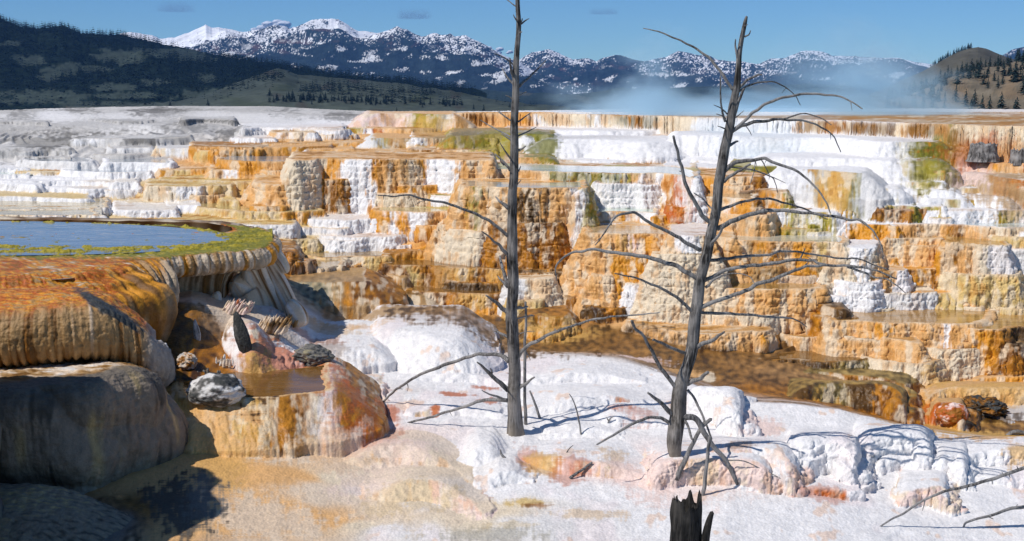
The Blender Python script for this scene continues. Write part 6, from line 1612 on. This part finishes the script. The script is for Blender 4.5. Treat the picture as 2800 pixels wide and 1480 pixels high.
rock('grey_rock', 452, 1046, 66, 52, [(-.5,'z'),(.2,'k'),(.8,'K')], 'small flat grey rock below the weathered grey rock', 341, 0.35, 0.8, 0.1, striate=.3)
rock('tan_rock', 512, 1006, 64, 50, [(-.5,'A'),(.0,'T'),(.6,'K')], 'small tan rock with an orange foot in the rust coloured water', 351, 0.4, 0.9, 0.2)
rock('grey_spire', 541, 930, 24, 66, [(-.5,'k'),(.1,'K'),(.8,'w')], 'thin grey spike of rock left of the black shard', 361, 0.25, 0.7, 0.4, lean=(-.1, 0))
rock('stream_rock', 400, 870, 42, 34, [(-.5,'B'),(.1,'T'),(.8,'C')], 'small tan knob tucked under the orange drape', 371, 0.25)
rock('stream_rock', 398, 915, 60, 70, [(-.5,'B'),(.1,'T'),(.8,'C')], 'tan lumpy rock between the orange ledge and the rust coloured water', 375, 0.35)
rock('brown_tuft', 2690, 1136, 130, 60, [(-.4,'z'),(.0,'D'),(.5,'A')], 'bushy dark brown lump of algae in the gold stream at the right', 391, 0.6, 0.7, 0.1, sub=6, wet=.6)
rock('rust_boulder', 2600, 1152, 96, 62, [(-.5,'A'),(.0,'R'),(.5,'N')], 'rusty pink boulder beside the bushy brown lump', 395, 0.25, 0.8, 0.1, wet=.4)
# spiky coral like clusters
def coral(name, px, py, w, h, n, lean, cols, label, seed):
    b = hit(px, py); s = b[1] / F; r = random.Random(seed); Vs, Fs, Cs = [], [], []; base = 0
    for k in range(n):
        ox = r.uniform(-.5, .5); ht = h * s * r.uniform(.45, 1.0) * (1 - 0.5 * abs(ox + .1)); rd_ = w * s * r.uniform(.035, .075)
        m, sd = 9, 9; th = np.arange(sd) * 2 * math.pi / sd
        f = np.linspace(0, 1, m)[:, None]
        R = rd_ * (1.15 - 0.15 * f) * np.clip(1 - f ** 4, 0, 1) ** .6 * (1 + .35 * pn(np.cos(th)[None] + 0 * f, np.sin(th)[None] + 0 * f, f * 3 + k, seed))
        c0 = np.array([b[0] + ox * w * s, b[1] + r.uniform(-.25, .25) * w * s, b[2] - .03])
        lx = lean + r.uniform(-.2, .2); ly = r.uniform(-.2, .1)
        V = np.stack([c0[0] + R * np.cos(th)[None] + lx * ht * f, c0[1] + R * np.sin(th)[None] + ly * ht * f, c0[2] + ht * f + 0 * th[None]], -1)
        V = np.swapaxes(V, 0, 1).reshape(-1, 3)
        Vs.append(V); Fs.append(grid_faces(sd, m, True) + base); base += len(V)
        q = pn(V[:, 0] * 6, V[:, 1] * 6, V[:, 2] * 6, seed) + r.uniform(-.3, .3); Cs.append(colmix(cols, q))
    o = make_mesh(name, np.concatenate(Vs), np.concatenate(Fs), MAT_FORM, col=np.concatenate(Cs), wet=np.zeros(base)); tag(o, label, 'rock')
coral('spiky_rock', 640, 852, 76, 46, 80, .6, [(-.5,'R'),(-.2,'N'),(.3,'T')], 'pale pink spiky rock cluster with rust stains on the white shelf', 401)
coral('spiky_rock', 738, 905, 82, 58, 84, .5, [(-.5,'B'),(-.1,'M'),(.5,'T')], 'larger tan spiky rock cluster right of the black shard', 405)
coral('spiky_rock', 790, 890, 44, 44, 12, .35, [(-.5,'B'),(0,'M'),(.5,'T')], 'small brown spiky rock cluster at the foot of the flowstone block', 409)
coral('spiky_rock', 612, 996, 58, 34, 14, .1, [(-.5,'B'),(0,'T'),(.5,'w')], 'tiny knobbly rock cluster at the edge of the rust coloured water', 413)
coral('spiky_rock', 575, 1022, 60, 30, 12, .0, [(-.5,'z'),(0,'k'),(.5,'v')], 'row of dark splinters on top of the grey and white lump', 417)
print('left', round(time.time() - T0, 1))
# ---------------- haze, steam and clouds ----------------
def cube_obj(name, lo, hi, mat, label, kind='stuff'):
    c = [(lo[i] + hi[i]) / 2 for i in range(3)]; h = [(hi[i] - lo[i]) / 2 for i in range(3)]
    V = [(sx * h[0], sy * h[1], sz * h[2]) for sz in (-1, 1) for sy in (-1, 1) for sx in (-1, 1)]
    Fq = [(0, 2, 3, 1), (4, 5, 7, 6), (0, 1, 5, 4), (2, 6, 7, 3), (0, 4, 6, 2), (1, 3, 7, 5)]
    o = make_mesh(name, V, Fq, mat, smooth_=False); o.location = c
    tag(o, label, kind=kind); return o, h
hz = NT('haze'); pvh = hz.n('VolumePrincipled'); pvh.inputs['Color'].default_value = (0.16, 0.42, 1.0, 1); pvh.inputs['Density'].default_value = 3.8e-5
pvh.inputs['Anisotropy'].default_value = 0.0
hz.l(pvh.outputs[0], hz.out.inputs['Volume'])
try: hz.m.cycles.homogeneous_volume = True
except Exception: pass
cube_obj('haze', (-14500, -300, -130), (14500, 13200, 900), hz.m, 'pale blue mountain air over the whole valley')
def steam_mat(name, dens, half, nsc, thr, col=(0.93, 0.96, 1.0), edge=(0.75, 0.6), seed=0.0, soft=0.5):
    m = NT(name); tc = m.n('TexCoord')
    mp = m.n('Mapping'); mp.inputs['Location'].default_value = (seed, seed * .7, seed * .3); mp.inputs['Scale'].default_value = nsc
    m.l(tc.outputs['Object'], mp.inputs[0])
    n = m.n('TexNoise', Scale=1.0, Detail=5.0, Roughness=0.58, Distortion=0.5); m.l(mp.outputs[0], n.inputs['Vector'])
    sp = m.n('SeparateXYZ'); m.l(tc.outputs['Object'], sp.inputs[0])
    def nrm(ax): return m.math('MULTIPLY', sp.outputs[ax], 1.0 / half[ax])
    x, y, z = nrm(0), nrm(1), nrm(2)
    z01 = m.math('MULTIPLY_ADD', z, 0.5); z01.node.inputs[2].default_value = 0.5
    fx = m.math('SUBTRACT', 1.0, m.math('POWER', m.math('ABSOLUTE', x), 4.0), True)
    fy = m.math('SUBTRACT', 1.0, m.math('POWER', m.math('ABSOLUTE', y), 4.0), True)
    fz = m.math('SUBTRACT', 1.0, m.math('POWER', z01, soft), True)
    e = m.math('MULTIPLY', m.math('MULTIPLY', fx, fy), fz)
    a = m.math('MULTIPLY_ADD', n.outputs[0], 1.0); a.node.inputs[2].default_value = -thr
    a = m.math('ADD', a, m.math('MULTIPLY', e, 0.35))
    a = m.math('MAXIMUM', a, 0.0)
    d = m.math('MULTIPLY', m.math('MULTIPLY', a, e), dens)
    p = m.n('VolumePrincipled'); p.inputs['Color'].default_value = (*col, 1); p.inputs['Anisotropy'].default_value = 0.15
    m.l(d, p.inputs['Density']); m.l(p.outputs[0], m.out.inputs['Volume']); return m.m
def steam_box(lo, hi, dens, nsc, thr, label, seed, soft=0.5, name='steam', kind='stuff', col=(0.60, 0.84, 0.99)):
    h = [(hi[i] - lo[i]) / 2 for i in range(3)]
    m = steam_mat(name, dens, h, nsc, thr, col, seed=seed, soft=soft)
    return cube_obj(name, lo, hi, m, label, kind)[0]
steam_box((1.0, 43.0, -1.35), (19.8, 56.0, 3.6), 4.6, (.17, .12, .36), 0.61, 'drifting steam rising off the hot upper pond', 3.0, 0.55)
steam_box((5.2, 33.5, -2.0), (10.2, 41.0, -0.3), 1.2, (.35, .3, .7), 0.52, 'thin steam spilling over the white curtain wall', 8.0, 0.9)
def cloud(px, py, w, h, dist, dens, col, label, seed, thr=0.46):
    s = dist / F; c = at_y(px, py, dist)
    hh = [w * s * .5, w * s * .5, h * s * .5]
    k = 2.6 / (w * s * .5)
    m = steam_mat('cloud', dens, hh, (k, k, k * 1.5), thr, col, seed=seed, soft=1.6)
    o = cube_obj('cloud', [c[i] - hh[i] for i in range(3)], [c[i] + hh[i] for i in range(3)], m, label, None)[0]
    tag(o, label, 'cloud')
cloud(480, 15, 110, 34, 22000, 0.0032, (0.42, 0.52, 0.66), 'small grey blue cloud near the top left', 4.0)
cloud(1132, 36, 100, 30, 22000, 0.0040, (0.42, 0.50, 0.62), 'small dark lens shaped cloud left of the straight tree top', 5.0)
cloud(1650, 29, 90, 20, 22000, 0.0030, (0.42, 0.52, 0.66), 'thin dark streak of cloud high between the two trees', 6.0)
# the cloud whose shadow lies over the left hills, high above and to the left, out of the picture
import bmesh
bm = bmesh.new(); bmesh.ops.create_icosphere(bm, subdivisions=4, radius=1.0)
Vc = np.array([v.co[:] for v in bm.verts]); Fc_ = np.array([[v.index for v in f.verts] for f in bm.faces]); bm.free()
Vc = Vc * (1 + 0.25 * pn(Vc[:, 0] * 1.6, Vc[:, 1] * 1.6, Vc[:, 2] * 1.6, 301))[:, None]
mc = NT('cloud_bank'); pc_ = mc.n('VolumePrincipled'); pc_.inputs['Color'].default_value = (0.97, 0.97, 0.98, 1); pc_.inputs['Density'].default_value = 0.0024
mc.l(pc_.outputs[0], mc.out.inputs['Volume'])
oc = make_mesh('cloud', Vc * np.array([1050, 1550, 170]) + np.array([-1350, 1950, 1230]), Fc_, mc.m); tag(oc, 'broad cloud high above the left hills, shading them', 'cloud')
# the white cloud behind the saddle: heaped puffs with a ragged, wrinkled surface
mw = NT('cloud_white'); pw_ = mw.n('BsdfPrincipled', Roughness=1.0); pw_.inputs['Base Color'].default_value = (0.72, 0.74, 0.78, 1); pw_.inputs['Specular IOR Level'].default_value = 0.0
mw.l(pw_.outputs[0], mw.out.inputs['Surface'])
sph = Vc / np.linalg.norm(Vc, axis=1)[:, None]; kk = 22000 / F
def puff(px, py, w, h, n, seed, label):
    Vp, Fp_, rc = [], [], random.Random(seed)
    for i in range(n):
        ox = rc.uniform(-1, 1); top = (1 - abs(ox + .1) ** 1.3) * h; oz = rc.uniform(-.4 * h, max(.75 * top, -.3 * h)); r_ = rc.uniform(.25, .45) * h * (1.1 - .5 * abs(ox))
        q = sph * (1 + 0.34 * fbm(sph[:, 0] * 1.8 + i, sph[:, 1] * 1.8, sph[:, 2] * 1.8, 4, 41))[:, None]
        c = at_y(px + ox * w, py - oz, 22000); Vp.append(q * np.array([r_ * 1.5, r_, r_ * .75]) * kk + c); Fp_.append(Fc_ + i * len(sph))
    tag(make_mesh('cloud', np.concatenate(Vp), np.concatenate(Fp_), mw.m), label, 'cloud')
puff(752, 80, 62, 34, 26, 4, 'white puffy cloud peeping over the snowy saddle of the tallest mountain')
puff(1356, 140, 44, 17, 14, 5, 'small pale cloud over the ridge just left of the straight tree')
print('air', round(time.time() - T0, 1))
print('done', round(time.time() - T0, 1))
